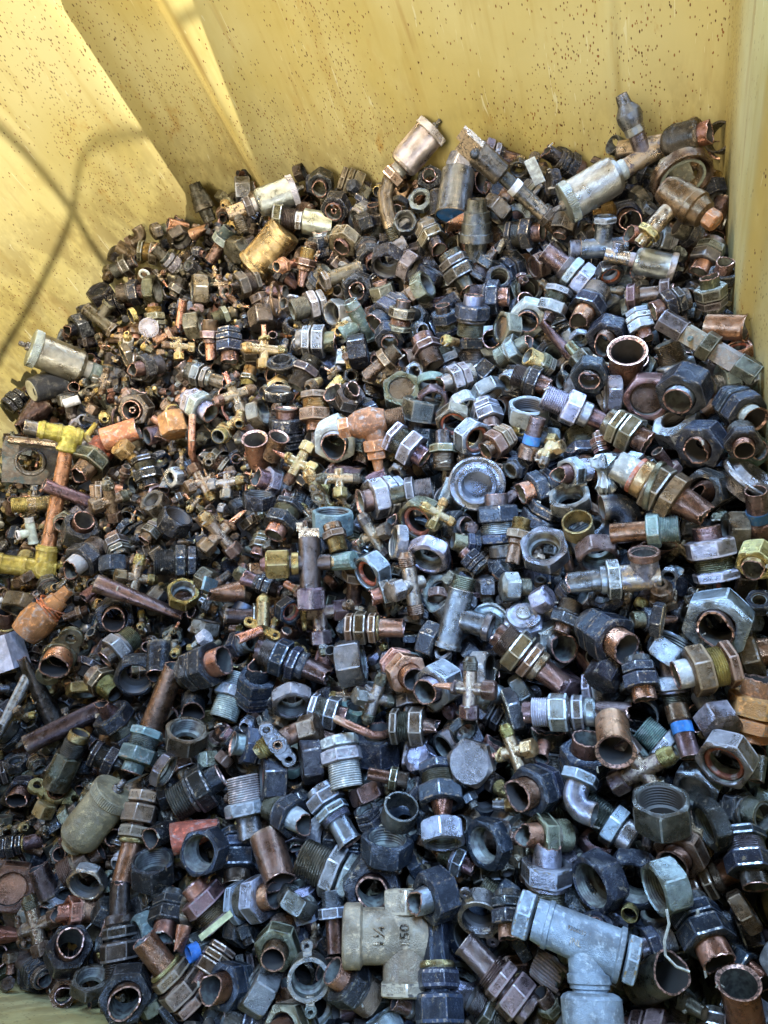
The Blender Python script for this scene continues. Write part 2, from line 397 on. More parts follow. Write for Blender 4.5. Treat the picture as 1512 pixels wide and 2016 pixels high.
# us: short union
for k in range(8):
    e = ENDS[k % 6]; q = k % 4; rp = .31+.02*(k % 3)
    parts = [('union_nut', hexseg(-.12, .32, rin=rp+.01), 'm')]
    if q == 0: parts += [('threaded_collar', thread(-.42, -.12, .43, .34, 4), 't'), ('hex_body', hexseg(-.68, -.42, r=.46, rin=.34), 'm')]
    elif q == 1: parts += [('hex_body', hexseg(-.46, -.14, r=.47, rin=.33), 'm'), ('collar', ring(-.66, -.46, .40, .31), 'm')]
    elif q == 2: parts += [('collar', ring(-.22, -.12, .47, .3), 'm'), ('threaded_collar', thread(-.66, -.22, .42, .33, 6), 't')]
    else: parts += [('hex_body', hexseg(-.40, -.13, r=.5, rin=.33), 'm'), ('hex_nut', hexseg(-.66, -.42, r=.44, rin=.33), 'm')]
    parts += [('pipe_stub', tube(-.2, .62+.05*(k % 3), rp, .035, e, 20+k), 'p')]
    tpl('us', parts)
# u: long union with a length of pipe
for k in range(7):
    e = ENDS[(k*5+3) % 6]; q = k % 3; rp = .32+.02*(k % 2)
    parts = [('union_nut', hexseg(-.62, -.20, rin=rp+.01), 'm'), ('hex_body', hexseg(-.16, .12, r=.45, rin=rp+.01), 'm')]
    if q == 0: parts += [('threaded_collar', thread(.12, .30, .42, rp+.01, 3), 't'), ('collar', ring(-.80, -.62, .41, .30), 'm')]
    elif q == 1: parts += [('collar', ring(.12, .34, .42, rp+.01, .04), 'm'), ('threaded_collar', thread(-.95, -.62, .43, .33, 5), 't')]
    else: parts += [('brass_ring', ring(.12, .22, .42, rp+.005, .03), 'y'), ('hex_nut', hexseg(-.92, -.64, r=.44, rin=.32), 'm')]
    parts += [('pipe_stub', tube(-.5, 1.0, rp, .03, e, 40+k), 'p')]
    if k % 2: parts += [('rear_stub', tube(-.6, -1.1, .30, .03, 'torn', 60+k), 'p')]
    tpl('u', parts)
# cu: two nuts on one piece of pipe
for k in range(2):
    tpl('cu', [('hex_nut', hexseg(.42, .85, rin=.34), 'm'), ('second_nut', hexseg(-.85, -.48, r=.48, rin=.34), 'm'), ('threaded_collar', thread(-.48, -.3, .43, .34, 3), 't'), ('pipe_stub', tube(-.9, .98, .33, .03, 'torn', 70+k), 'p')])
# ut: union ending in a male thread
for k in range(4):
    parts = [('threaded_end', thread(.05, .68, .42, .33, 8), 't'), ('hex_body', hexseg(-.3, .05, rin=.33), 'm')]
    parts += [[('hex_nut', hexseg(-.62, -.33, r=.46, rin=.32), 'm')], [('collar', ring(-.66, -.3, .43, .30, .05), 'm')], [('threaded_collar', thread(-.7, -.3, .41, .32, 5), 't')], [('pipe_stub', tube(-.3, -.8, .31, .03, 'torn', k), 'p')]][k]
    tpl('ut', parts)
# ad: slim adapter, thread at one end and pipe at the other
for k in range(5):
    rp = .30
    parts = [('threaded_end', thread(.45, .98, .40, .30, 8), 't'), ('hex_body', hexseg(.05, .45, rin=.3), 'm'), ('pipe_stub', tube(.1, -1.0, rp, .035, ['cut', 'torn', 'flare', 'half', 'bead'][k], 80+k), 'p')]
    if k % 2: parts.append(('collar', ring(-.2, .05, .40, rp, .03), 'm'))
    tpl('ad', parts)
# p / pt: bare copper pipe
for k, e in enumerate(['cut', 'torn', 'crush', 'half']):
    tpl('p', [('pipe_body', tube(-1.9, 1.9, .5, .06, e, 90+k, 8), 'm')])
for k, e in enumerate(['torn', 'crush', 'flare', 'half', 'torn']):
    tpl('pt', [('pipe_body', tube(-.75, .75, .5, .05, e, 100+k, 6), 'm')])
# e: elbow with a nut
for k in range(2):
    g = sweep([(x, y, z-.3) for x, y, z in elbow_pts(.45, a=90)], .36, .05)
    tpl('e', [('elbow_body', g, 'm'), ('hex_nut', move(hexseg(-.35, 0, rin=.33), (0, 0, -.55)), 'm')])
# t: tee
for k in range(3):
    tpl('t', [('tee_body', join(tube(-.85, .85, .38, .05, 'bead', k), move(ring(-.95, -.8, .43, .33), (0, 0, 0)), move(tube(0, .7, .34, .05, 'bead', 9+k), (.25, 0, 0), rotm('Y', 90))), 'm'),
              ('threaded_end' if k != 1 else 'hex_end', thread(.86, 1.25, .36, .28, 5) if k != 1 else hexseg(.86, 1.15, r=.44, rin=.3), 't' if k != 1 else 'm'),
              ('branch_collar', move(hexseg(0, .25, r=.42, rin=.3) if k == 2 else ring(0, .2, .41, .3), (.95, 0, 0), rotm('Y', 90)), 'm')])
# f: small flared nipple
tpl('f', [('flare_end', flare(.0, .8, .42, .16), 'f'), ('hex_body', lathe([(-.5, 0, 0, 0), (-.5, .45, 0, 0), (-.45, .5, 1, 0), (-.05, .5, 1, 0), (0, .45, 0, 0), (.01, 0, 0, 0)], closed=False), 'm')])
tpl('f', [('flare_end', flare(.05, .7, .45, .2), 'f'), ('nipple_body', lathe([(-.7, 0, 0, 0), (-.7, .3, 0, 0), (0, .38, 0, 0), (.05, .38, 0, 0), (.06, 0, 0, 0)], closed=False), 'm')])
# v: little service valve: body, two flared ends, hexagon cap, ear flange, copper tail
def valve(k, ears=True, cap=True, tail=True, cross=False):
    body = join(sweep([(0, 0, -.75), (0, 0, .75)], .30, seg=18), sweep([(-.55, 0, 0), (.6, 0, 0)], .28, seg=18), )
    P = [('valve_body', body, 'm'), ('flare_end', flare(.72, 1.35, .34, .13), 'f')]
    P.append(('flare_end', move(flare(.72, 1.35, .34, .13), (0, 0, 0), rotm('Y', 180)), 'f') if k % 2 == 0 else ('valve_cap', move(TCAP, (0, 0, -1.0), rotm('Y', 180)), 'm'))
    if cap: P.append(('valve_cap', move(TCAP, (.85, 0, 0), rotm('Y', 90)), 'm'))
    if cross: P.append(('flare_end', move(flare(.5, 1.15, .34, .13), (0, 0, 0), rotm('Y', -90)), 'f'))
    if ears:
        P.append(('mounting_ear', move(ear_plate(), (-.62, 0, 0), rotm('Y', -90)@rotm('Z', 90*(k % 3))), 'e'))
        if tail: P.append(('copper_tail', move(tube(0, .8+.2*(k % 2), .17, .035, 'crush' if k % 2 else 'torn', 5+k), (-.62, 0, 0), rotm('Y', -90)), 'cc'))
    tpl('v' if not cross else 'vc', P)
TCAP = lathe([(-.3, 0, 0, 0), (-.3, .36, 0, 0), (-.26, .39, 1, 0), (.22, .39, 1, 0), (.29, .36, 0, 0), (.32, .2, 0, 0), (.32, 0, 0, 0)], closed=False)
valve(0); valve(1); valve(2, ears=False); valve(3, tail=False); valve(4); valve(5, cap=False)
valve(0, ears=False, cross=True); valve(1, ears=False, cross=True)
# rc: stepped plug
tpl('rc', [('stepped_body', lathe([(-.9, .30, 0, 0), (-.35, .34, 0, 0), (-.33, .5, 0, 0), (-.1, .5, 0, 0), (-.08, .45, 0, 0), (.2, .45, 0, 0), (.22, .40, 0, 0), (.5, .38, 0, 0), (.52, .31, 0, 0), (.85, .28, 0, 0), (.85, .2, 0, 1), (-.9, .2, 0, 1)]), 'm')])
# b: big ribbed canister
tpl('b', [('canister', lathe([(-.75, .5, 0, 0), (-.72, .52, 0, 0), (-.62, .52, 0, 0), (-.6, .5, 0, 0), (.4, .5, 0, 0), (.42, .515, 0, 0), (.5, .515, 0, 0), (.52, .5, 0, 0), (.7, .5, 0, 0), (.72, .45, 0, 0), (.72, 0, 0, 0)], closed=False), 'm')])
# d: dish shaped round cap
tpl('d', [('dish_body', lathe([(-.22, .30, 0, 0), (-.02, .34, 0, 0), (0, .48, 0, 0), (.03, .5, 0, 0), (.08, .5, 0, 0), (.1, .47, 0, 0), (.06, .40, 0, 0), (.07, .36, 0, 0), (.17, .33, 0, 0), (.17, .27, 0, 0), (-.1, .24, 0, 0), (-.1, 0, 0, 1), (-.24, 0, 0, 1)], closed=False), 'm')])
tpl('d2', [('dome_nut', lathe([(-.4, .5, 1, 0), (-.05, .5, 1, 0), (.02, .47, 0, 0), (.12, .44, 0, 0), (.17, .36, 0, 0), (.13, .30, 0, 0), (.13, 0, 0, 0)], closed=False), 'm'), ('centre_stud', disc(.1, .26, .2, .04), 'm')])
# er: ring with two drilled lugs
def lug(s): return join(move(ring(-.04, .04, .15, .05, .02, 0), (s*.72, 0, .2)), move(box(-.15, .15, -.10, .10, -.035, .035), (s*.52, 0, .2)))
tpl('er', [('ring_body', lathe([(-.25, .40, 0, 0), (-.25, .44, 0, 0), (.15, .46, 0, 0), (.22, .5, 0, 0), (.28, .5, 0, 0), (.28, .40, 0, 0), (.1, .39, 0, 1), (.05, .34, 0, 1), (-.2, .34, 0, 1)]), 'm'), ('drilled_lug', lug(1), 'm'), ('drilled_lug', lug(-1), 'm')])
tpl('bt', [('pipe_body', tube(-1.1, 1.1, .42, .04, 'cut', 3, 6), 'm'), ('blue_band', ring(-.35, .12, .455, .41, .01, 0), 'B'), ('end_collar', ring(-1.15, -.4, .5, .4, .05), 'dc')])
tpl('w', [('bent_pipe', sweep([(-1.2, -.3, 0), (-.9, .1, 0), (-.4, .35, 0), (.2, .38, .1), (.7, .15, .1), (1.1, -.35, 0)], .16, .04, seg=18), 'm')])

KIND = {'n': ('union_nut', 'nut'), 'nc': ('nut_with_pipe', 'nut'), 'ni': ('nut_with_inner_pipe', 'nut'), 'nr': ('sealed_nut', 'nut'), 'nd': ('blanked_nut', 'nut'),
 'c': ('valve_cap', 'hex cap'), 'hx': ('hex_plug', 'plug'), 'r': ('metal_ring', 'ring'), 'tr': ('wire_ring', 'ring'), 'us': ('pipe_union', 'union'), 'u': ('long_pipe_union', 'union'),
 'cu': ('pipe_coupling', 'coupling'), 'ut': ('threaded_union', 'threaded fitting'), 'ad': ('pipe_adapter', 'adapter'), 'p': ('copper_pipe', 'pipe'), 'pt': ('pipe_offcut', 'pipe offcut'),
 'e': ('elbow_fitting', 'elbow'), 't': ('tee_fitting', 'tee'), 'f': ('flare_nipple', 'nipple'), 'v': ('service_valve', 'valve'), 'vc': ('cross_valve', 'valve'), 'rc': ('stepped_fitting', 'adapter'),
 'b': ('brass_canister', 'canister'), 'd': ('round_dish_cap', 'round cap'), 'd2': ('dome_nut', 'nut'), 'er': ('lugged_ring', 'ring'), 'bt': ('banded_pipe', 'pipe'), 'w': ('bent_pipe', 'pipe')}
WORD = {'n': 'union nut', 'nc': 'nut with torn pipe inside', 'ni': 'nut with thin pipe inside its pipe', 'nr': 'nut with red seal', 'nd': 'nut closed by a disc', 'c': 'hexagon cap', 'hx': 'hexagon plug',
 'r': 'plain ring', 'tr': 'thin wire ring', 'us': 'short union with pipe stub', 'u': 'long union on pipe', 'cu': 'pipe with a nut at each end', 'ut': 'fitting with threaded end', 'ad': 'slim adapter',
 'p': 'long bare pipe', 'pt': 'short pipe offcut', 'e': 'pipe elbow', 't': 'tee', 'f': 'flared nipple', 'v': 'small eared valve', 'vc': 'small cross valve', 'rc': 'stepped fitting', 'b': 'ribbed canister',
 'd': 'round dish cap', 'd2': 'domed nut', 'er': 'ring with two lugs', 'bt': 'pipe with blue band', 'w': 'bent pipe'}
COLW = {'k': 'black', 'nv': 'blue-black', 'g': 'grey', 'o': 'olive', 'n': 'brown', 'y': 'brass yellow', 'c': 'copper', 'r': 'rusty orange', 'v': 'green crusted', 'w': 'pale crusted', 'b': 'steel grey', 'p': 'purple brown', 'a': 'silver', 'Y': 'yellow', 'd': 'dark', 's': 'red', 'B': 'blue', 'W': 'white', 'K': 'black plastic'}
GROUP = {'n': 'union nuts heaped in the bin', 'nc': 'nuts with torn pipe ends in the bin', 'c': 'hexagon caps in the bin', 'us': 'short unions heaped in the bin', 'u': 'long unions heaped in the bin', 'ut': 'threaded fittings in the bin',
 'ad': 'slim adapters in the bin', 'pt': 'pipe offcuts in the bin', 'v': 'small valves in the bin', 'f': 'flared nipples in the bin', 'r': 'plain rings in the bin', 'e': 'elbows in the bin', 't': 'tees in the bin', 'w': 'bent pipes in the bin', 'nd': 'blanked nuts in the bin', 'nr': 'nuts with red seals in the bin', 'vc': 'small cross valves in the bin', 'p': 'long pipes in the bin', 'cu': 'couplings in the bin',
 'nd': 'blanked nuts in the bin', 'd': 'round dish caps in the bin', 'bt': 'banded pipes in the bin', 'rc': 'stepped fittings in the bin', 'er': 'lugged rings in the bin', 'ni': 'nuts with an inner pipe in the bin'}

PIPECOL = {'k': ['dc', 'd', 'k', 'dc', 'p'], 'nv': ['p', 'nv', 'b', 'dc', 'd'], 'o': ['n', 'dc', 'd'], 'g': ['g', 'dc', 'o'], 'b': ['b', 'p', 'dc'], 'n': ['dc', 'n', 'c'], 'w': ['w', 'g'], 'v': ['dc', 'v'], 'c': ['c'], 'p': ['p', 'c'], 'y': ['y', 'c'], 'r': ['r']}
THRCOL = {'k': ['o', 'n', 'd'], 'nv': ['b', 'o', 'g'], 'o': ['n', 'y', 'o'], 'n': ['y', 'n'], 'g': ['g', 'o'], 'b': ['b', 'o', 'g'], 'y': ['y'], 'w': ['w'], 'v': ['v', 'b'], 'p': ['n', 'p']}
def role_style(role, main, rs):
    if role == 'm': return main
    if role == 'p': return rs.choice(PIPECOL.get(main, [main]))
    if role == 't': return rs.choice(THRCOL.get(main, [main]))
    if role == 'f': return rs.choice(['y', 'y', 'n', 'o'])
    if role == 'e': return rs.choice([main, main, 'y', 'n'])
    return role
col0 = sc.collection
def setcol(o, st, rs, jit=.28):
    mat, rgb = STY[st]; v = 1+rs.uniform(-jit, jit)
    o.color = tuple(max(0, c*v*(1+rs.uniform(-.09, .09))) for c in rgb)+(1,)
    s = o.material_slots[0]; s.link = 'OBJECT'; s.material = MAT[mat]
def empty(name, mat4):
    o = bpy.data.objects.new(name, None); o.empty_display_size = .005; col0.objects.link(o); o.matrix_world = mat4; return o
def tag(o, label, cat, group=None, kind=None):
    if label: o['label'] = label
    if cat: o['category'] = cat
    if group: o['group'] = group
    if kind: o['kind'] = kind
def mat4(P, Rm, s):
    if np.isscalar(s): s = (s, s, s)
    m = Matrix.Identity(4)
    for i in range(3):
        for j in range(3): m[i][j] = Rm[i, j]*s[j]
    m.translation = Vector(P); return m
def place(code, var, P, Rm, s, style, seed, over=None):
    """one thing: an empty that parents a mesh per part, or the mesh itself where there is one"""
    rs = random.Random(seed); T = TPL[code][var % len(TPL[code])]; nm, cat = KIND[code]
    m = mat4(P, Rm, s)
    if len(T['parts']) == 1:
        o = bpy.data.objects.new(nm, T['parts'][0][1]); col0.objects.link(o); o.matrix_world = m
        setcol(o, style, rs); root = o
    else:
        root = empty(nm, m); cache = {}
        for pn, me, role in T['parts']:
            o = bpy.data.objects.new(pn, me); col0.objects.link(o); o.parent = root
            if role not in cache: cache[role] = (over or {}).get(role) or role_style(role, style, rs)
            setcol(o, cache[role], rs)
    return root

# ------------------------------------------------------------ the yellow bin
def pl(x, y, dz=0): P, t = at_surf(x, y, dz); return (P[0], P[1])
def on_line(x, y, A, Bp, off=0.0):
    off += .032
    """where the upright plane through a pixel of the corner meets the line A-B of the plan, moved outward by off"""
    d = np.array(pl(x, y)); A = np.array(A); e = np.array(Bp)-A; u = e/np.linalg.norm(e); A = A+np.array([-u[1], u[0]])*off
    t = (A[0]*e[1]-A[1]*e[0])/(d[0]*e[1]-d[1]*e[0]); return tuple(d*t)
BA, BB = (.113, .943), (.385, .546)
PP = [(pl(0, 850), 'left_wall'), (pl(60, 705), 'left_wall'), (pl(196, 540), 'left_wall'), (pl(228, 498), 'left_wall'), (pl(374, 416), 'corner_panel'), (pl(402, 374), 'corner_panel'), (pl(490, 338), 'corner_panel'), (pl(527, 386), 'corner_panel'),
      (on_line(585, 350, BA, BB), 'back_wall'), (on_line(1212, 250, BA, BB), 'back_wall'), (on_line(1232, 250, BA, BB, .014), 'back_wall'), (on_line(1421, 300, BA, BB, .014), 'right_wall'),
      (pl(1448, 640), 'right_wall'), (pl(1476, 668), 'right_wall'), (pl(1507, 812), 'right_wall'), (pl(1545, 1120), 'right_wall'), (pl(1530, 1500), 'right_wall'), (pl(1508, 1790), 'right_wall'), ((.06, -.15), 'right_wall'),
      ((.02, -.22), 'front_wall'), ((-.06, -.22), 'front_wall'), ((-.24, -.02), 'front_wall'), (pl(200, 1998), 'front_wall'), (pl(0, 1950), 'front_wall'), ((-.66, .34), 'left_wall'), ((-.70, .42), 'left_wall'), ((-.66, .55), 'left_wall'), ((-.47, .78), 'left_wall')]
PLAN = [a for a, b_ in PP]; PART = [b_ for a, b_ in PP]
print('plan', [tuple(round(float(k), 3) for k in a) for a in PLAN])
def wallmat():
    m, t = nt('yellow_bin_paint'); b = NB(t); tc = b.n('ShaderNodeTexCoord'); v = tc.outputs['Object']
    mp = b.n('ShaderNodeMapping'); mp.inputs['Scale'].default_value = (1, 1, .42); b.l(v, mp.inputs[0]); vs = mp.outputs[0]
    mp2 = b.n('ShaderNodeMapping'); mp2.inputs['Scale'].default_value = (1, 1, .09); b.l(v, mp2.inputs[0]); vl = mp2.outputs[0]
    big = b.noise(v, 3.2, 3); mid = b.noise(vs, 22, 5, .65); st = b.noise(vl, 60, 4, .6)
    base = b.mix(b.ramp(big, .3, .7), (.58, .465, .155), (.68, .60, .30))
    base = b.mix(b.math('MULTIPLY', b.ramp(mid, .45, .75), .55), base, (.70, .62, .30))
    base = b.mix(b.math('MULTIPLY', b.ramp(st, .52, .72), .35), base, (.48, .33, .08))
    def specks(scale, thr, dens, vec):
        vo = b.n('ShaderNodeTexVoronoi'); b.l(vec, vo.inputs['Vector']); vo.inputs['Scale'].default_value = scale; vo.inputs['Randomness'].default_value = 1
        sp = b.math('LESS_THAN', b.math('ADD', vo.outputs['Distance'], b.math('MULTIPLY', b.noise(vec, scale*3, 2), .12)), thr)
        cc = b.n('ShaderNodeSeparateColor'); b.l(vo.outputs['Color'], cc.inputs[0])
        keep = b.math('LESS_THAN', cc.outputs[0], dens) if isinstance(dens, float) else b.math('LESS_THAN', cc.outputs[0], dens)
        return b.math('MULTIPLY', sp, keep)
    dn = b.math('ADD', .06, b.math('MULTIPLY', b.ramp(b.noise(vs, 7, 4), .40, .64), .85))
    s = b.math('MAXIMUM', specks(290, .25, dn, vs), specks(150, .15, b.math('MULTIPLY', dn, .5), vs))
    s = b.math('MAXIMUM', s, specks(420, .28, b.math('MULTIPLY', dn, .8), vs))
    rust = b.mix(b.ramp(b.noise(v, 90, 2), .4, .6), (.10, .035, .012), (.30, .12, .03))
    halo = b.math('MULTIPLY', b.ramp(b.noise(vs, 34, 5, .7), .58, .70), b.math('MULTIPLY', dn, .8))
    c = b.mix(halo, base, (.50, .27, .05)); c = b.mix(s, c, rust)
    sx = b.n('ShaderNodeSeparateXYZ'); b.l(v, sx.inputs[0])
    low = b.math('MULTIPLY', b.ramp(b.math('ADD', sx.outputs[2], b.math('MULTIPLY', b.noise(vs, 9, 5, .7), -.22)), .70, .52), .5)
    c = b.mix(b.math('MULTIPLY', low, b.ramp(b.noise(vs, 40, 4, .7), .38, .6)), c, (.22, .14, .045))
    run = b.noise(vl, 32, 3, .6, .4); c = b.mix(b.math('MULTIPLY', b.ramp(run, .60, .72), b.math('MULTIPLY', b.ramp(mid, .35, .6), .55)), c, (.36, .18, .04))
    sc1 = b.noise(vl, 210, 2, .5, 1.5); c = b.mix(b.math('MULTIPLY', b.ramp(sc1, .70, .73), .6), c, (.8, .76, .5))
    p = b.n('ShaderNodeBsdfPrincipled'); b.l(c, p.inputs['Base Color']); b.l(b.math('ADD', .38, b.math('MULTIPLY', mid, .25)), p.inputs['Roughness'])
    bp = b.n('ShaderNodeBump'); bp.inputs['Strength'].default_value = .35; bp.inputs['Distance'].default_value = .004
    b.l(b.math('ADD', b.math('MULTIPLY', s, .6), b.noise(v, 14, 3)), bp.inputs['Height']); b.l(bp.outputs[0], p.inputs['Normal'])
    o = b.n('ShaderNodeOutputMaterial'); b.l(p.outputs[0], o.inputs[0]); return m
WM = wallmat()
ZB, ZT = .30, 1.03
def smooth_plan():
    out = []; n = len(PLAN)
    for i in range(n):
        a, p, c = (np.array(PLAN[(i+k) % n]) for k in (-1, 0, 1))
        la, lc = np.linalg.norm(a-p), np.linalg.norm(c-p); d = min(.014, la*.42, lc*.42)
        A, C = p+(a-p)/la*d, p+(c-p)/lc*d
        for k in range(5):
            t = k/4; out.append(((1-t)**2*A+2*t*(1-t)*p+t*t*C, i))
    return out
SP = smooth_plan(); cen = np.mean(PLAN, 0)
root = empty('scrap_bin', Matrix.Translation((cen[0], cen[1], 0)))
tag(root, 'yellow painted steel bin with rust specks holding the heap of fittings', 'bin')
def strip(nm, ids):
    V = []; Fc = []
    q = [SP[i] for i in ids]; n = len(q)
    P = np.array([a[0] for a in q])
    full = np.array([a[0] for a in SP]); T = np.roll(full, -1, 0)-np.roll(full, 1, 0)
    zs = [ZB, .55, .7, .8, .9, ZT]
    prof = [(z, 0) for z in zs]+[(ZT+.012, -.004), (ZT+.012, -.06), (ZT-.01, -.065), (ZT-.01, -.008), (ZB, -.008)]
    for k, i in enumerate(ids):
        t = T[i]/np.linalg.norm(T[i]); nrm = np.array([t[1], -t[0]])      # order of PLAN is clockwise from above: inward
        for z, d in prof: V.append((P[k][0]+nrm[0]*-d*SGN-cen[0], P[k][1]+nrm[1]*-d*SGN-cen[1], z))
    m = len(prof)
    for k in range(n-1):
        for j in range(m-1):
            Fc.append((k*m+j, (k+1)*m+j, (k+1)*m+j+1, k*m+j+1))
    me = bpy.data.meshes.new(nm); me.from_pydata(V, [], Fc); me.polygons.foreach_set('use_smooth', [True]*len(Fc)); me.set_sharp_from_angle(angle=R(40)); me.materials.append(WM)
    o = bpy.data.objects.new(nm, me); col0.objects.link(o); o.parent = root
ar = sum(PLAN[i][0]*PLAN[(i+1) % len(PLAN)][1]-PLAN[(i+1) % len(PLAN)][0]*PLAN[i][1] for i in range(len(PLAN)))
SGN = 1 if ar < 0 else -1
SGN = -SGN
i0 = 5*0+2; N5 = len(SP); runs = []; k = 0
lab = []                                              # part owning the stretch that starts at each smoothed point
for j, (p, i) in enumerate(SP): lab.append(PART[i] if j % 5 >= 2 else PART[i-1])
start = next(j for j in range(N5) if lab[j] != lab[j-1])
j = start
while j < start+N5:
    e = j
    while e < start+N5 and lab[e % N5] == lab[j % N5]: e += 1
    strip(lab[j % N5], [q % N5 for q in range(j, e+1)]); j = e
fl = bpy.data.meshes.new('bin_floor'); fl.from_pydata([(p[0]-cen[0], p[1]-cen[1], ZB+.004) for p, i in SP], [], [tuple(range(N5))]); fl.materials.append(WM)
o = bpy.data.objects.new('bin_floor', fl); col0.objects.link(o); o.parent = root
gm = simple('concrete_floor', (.22, .21, .20), .8)
g = bpy.data.meshes.new('floor'); g.from_pydata([(-4, -4, 0), (4, -4, 0), (4, 4, 0), (-4, 4, 0)], [], [(0, 1, 2, 3)]); g.materials.append(gm)
o = bpy.data.objects.new('floor', g); col0.objects.link(o); tag(o, 'grey concrete floor under the bin', 'floor', kind='structure')
for lgx, lgy in ((-.55, .45), (.0, -.12), (.3, .38), (.0, .86)):
    v, f, mt = box(-.05, .05, -.05, .05, 0, ZB+.002); me = bpy.data.meshes.new('leg'); me.from_pydata([tuple(q) for q in v], [], f); me.materials.append(WM)
    o = bpy.data.objects.new('leg', me); col0.objects.link(o); o.parent = root; o.location = (lgx-cen[0], lgy-cen[1], 0)

# unseen bent wires added before the lamp, shaped to cast shadow lines on left wall
KEYV = np.array(KEY)
def wall_hit(x, y):
    d = ray(x, y); best = None; n = len(SP)
    for i in range(n):
        a = np.array(SP[i][0]); e = np.array(SP[(i+1) % n][0])-a
        den = d[0]*e[1]-d[1]*e[0]
        if abs(den) < 1e-9: continue
        t = (a[0]*e[1]-a[1]*e[0])/den
        u = ((d[0]*t-a[0])*e[0]+(d[1]*t-a[1])*e[1])/(e@e)
        if t > 0 and -.001 <= u <= 1.001 and (best is None or t > best): best = t
    return CAM+best*d
def wire(px, r, nm):
    P = []
    xs = np.array(px, float); L_ = np.concatenate([[0], np.cumsum(np.linalg.norm(np.diff(xs, axis=0), axis=1))])
    q = np.linspace(0, L_[-1], 40); X_ = np.interp(q, L_, xs[:, 0]); Y_ = np.interp(q, L_, xs[:, 1])
    k = np.ones(5)/5; Xs = np.convolve(np.pad(X_, 2, 'edge'), k, 'valid'); Ys = np.convolve(np.pad(Y_, 2, 'edge'), k, 'valid')
    for x, y in zip(Xs, Ys):
        Wp = wall_hit(x, y); t = .40; P.append(Wp+t*(KEYV-Wp))
    u, v_, d_ = project(np.array(P)); print('wire', nm, u.min(), u.max(), v_.min(), v_.max(), d_.min())
    me = make_mesh(nm, sweep(P, r, seg=10)); o = bpy.data.objects.new(nm, me); col0.objects.link(o); setcol(o, 'd', rs0)
    return o
for o_, lb in ((wire([(-30, 225), (0, 250), (60, 310), (110, 370), (150, 425), (180, 480), (225, 545), (240, 580)], .0034, 'bent_wire'), 'unseen bent wire added to shade the left wall, the nearer strand'),
               (wire([(335, 264), (300, 262), (210, 268), (172, 285), (156, 312), (152, 360), (145, 420), (110, 500), (60, 600), (0, 700), (-20, 740)], .0030, 'bent_wire'), 'unseen bent wire added to shade the left wall, the looped strand')):
    tag(o_, lb, 'wire')

# ------------------------------------------------------------ things built one by one
PLACED = []                                            # dict(root, pts(world), label info)
def reg(root, pts, code, x, y, style, D, label=None, hero=True):
    PLACED.append(dict(root=root, pts=pts, code=code, x=x, y=y, st=style, D=D, label=label, hero=hero)); return root
def custom(nm, label, cat, x, y, D, ang, tilt, parts, lift=.012, roll=90, rt=8, seed=1, key=None):
    """parts: (part name, geometry in units of D, style[, parent index])"""
    P, t, Rm = frame(x, y, ang, tilt, lift, roll, rt); s = D*t/F
    root = empty(nm, mat4(P, Rm, s)); tag(root, label, cat); rs = random.Random(seed+int(x)); objs = []; allp = []
    for pt in parts:
        me = make_mesh(pt[0], pt[1]); o = bpy.data.objects.new(pt[0], me); col0.objects.link(o)
        o.parent = objs[pt[3]] if len(pt) > 3 else root
        setcol(o, pt[2], rs, .08); objs.append(o); allp.append(pt[1][0])
    v = np.concatenate(allp); v = v[np.random.RandomState(3).choice(len(v), min(300, len(v)), replace=False)]
    reg(root, P+(v*s)@Rm.T, 'x', x, y, None, D, label); root['_k'] = 1; del root['_k']
    return root, objs
def recol(name, rgb):
    for q in PLACED[-1]['root'].children:
        if q.name.startswith(name): q.color = tuple(rgb)+(1,)
def knurl(z0, z1, r, n=64):
    a = np.linspace(0, 2*np.pi, n*2, endpoint=False); h = np.array([1.0, .965]*n)
    return lathe([(z0, 0, 0, 0), (z0, r*.95, 0, 0), (z0+.015, r, 1, 0), (z1-.02, r, 1, 0), (z1, r*.93, 0, 0), (z1+.02, r*.5, 0, 0), (z1+.02, 0, 0, 0)], closed=False, ang=a, hexf=h)
def text_geo(s, size, depth, rot, loc, align='CENTER'):
    c = bpy.data.curves.new('t', 'FONT'); c.body = s; c.size = size; c.extrude = depth; c.align_x = align; c.align_y = 'CENTER'; c.resolution_u = 3
    o = bpy.data.objects.new('t', c); col0.objects.link(o); dg = bpy.context.evaluated_depsgraph_get()
    me = o.evaluated_get(dg).to_mesh(); v = np.array([tuple(q.co) for q in me.vertices]); f = [tuple(p.vertices) for p in me.polygons]
    o.evaluated_get(dg).to_mesh_clear(); bpy.data.objects.remove(o); bpy.data.curves.remove(c)
    return v@np.array(rot).T+np.array(loc), f, [0]*len(f)
def wrap(g, r, cz=0):
    """bend flat lettering (in the xz plane, y out) round a cylinder of radius r about z"""
    v = g[0].copy(); a = v[:, 0]/r; d = v[:, 1]
    return np.stack([(r+d)*np.sin(a), -(r+d)*np.cos(a), v[:, 2]], 1), g[1], g[2]
def canister(pin=True, neck=True):
    P = [('canister', lathe([(-.78, 0, 0, 0), (-.78, .30, 0, 0), (-.74, .42, 0, 0), (-.64, .485, 0, 0), (-.5, .5, 0, 0), (.5, .5, 0, 0), (.52, .48, 0, 0), (.52, 0, 0, 0)], closed=False), 'a'),
         ('knurled_lid', knurl(.5, .74, .55), 'a')]
    if neck: P.append(('neck_collar', ring(-.98, -.76, .26, .15, .03), 'w'))
    if pin: P.append(('lid_pin', join(disc(.74, .86, .13), disc(.86, 1.05, .075)), 'g', 1))
    return P
def teeb(z0, z1, r, bz, blen, ang=0, end=True):
    g = join(sweep([(0, 0, z0), (0, 0, z1)], r, .06), move(tube(0, blen, r*.85, .05, 'bead', 1), (0, 0, bz), rotm('Z', ang)@rotm('Y', 90)))
    return g
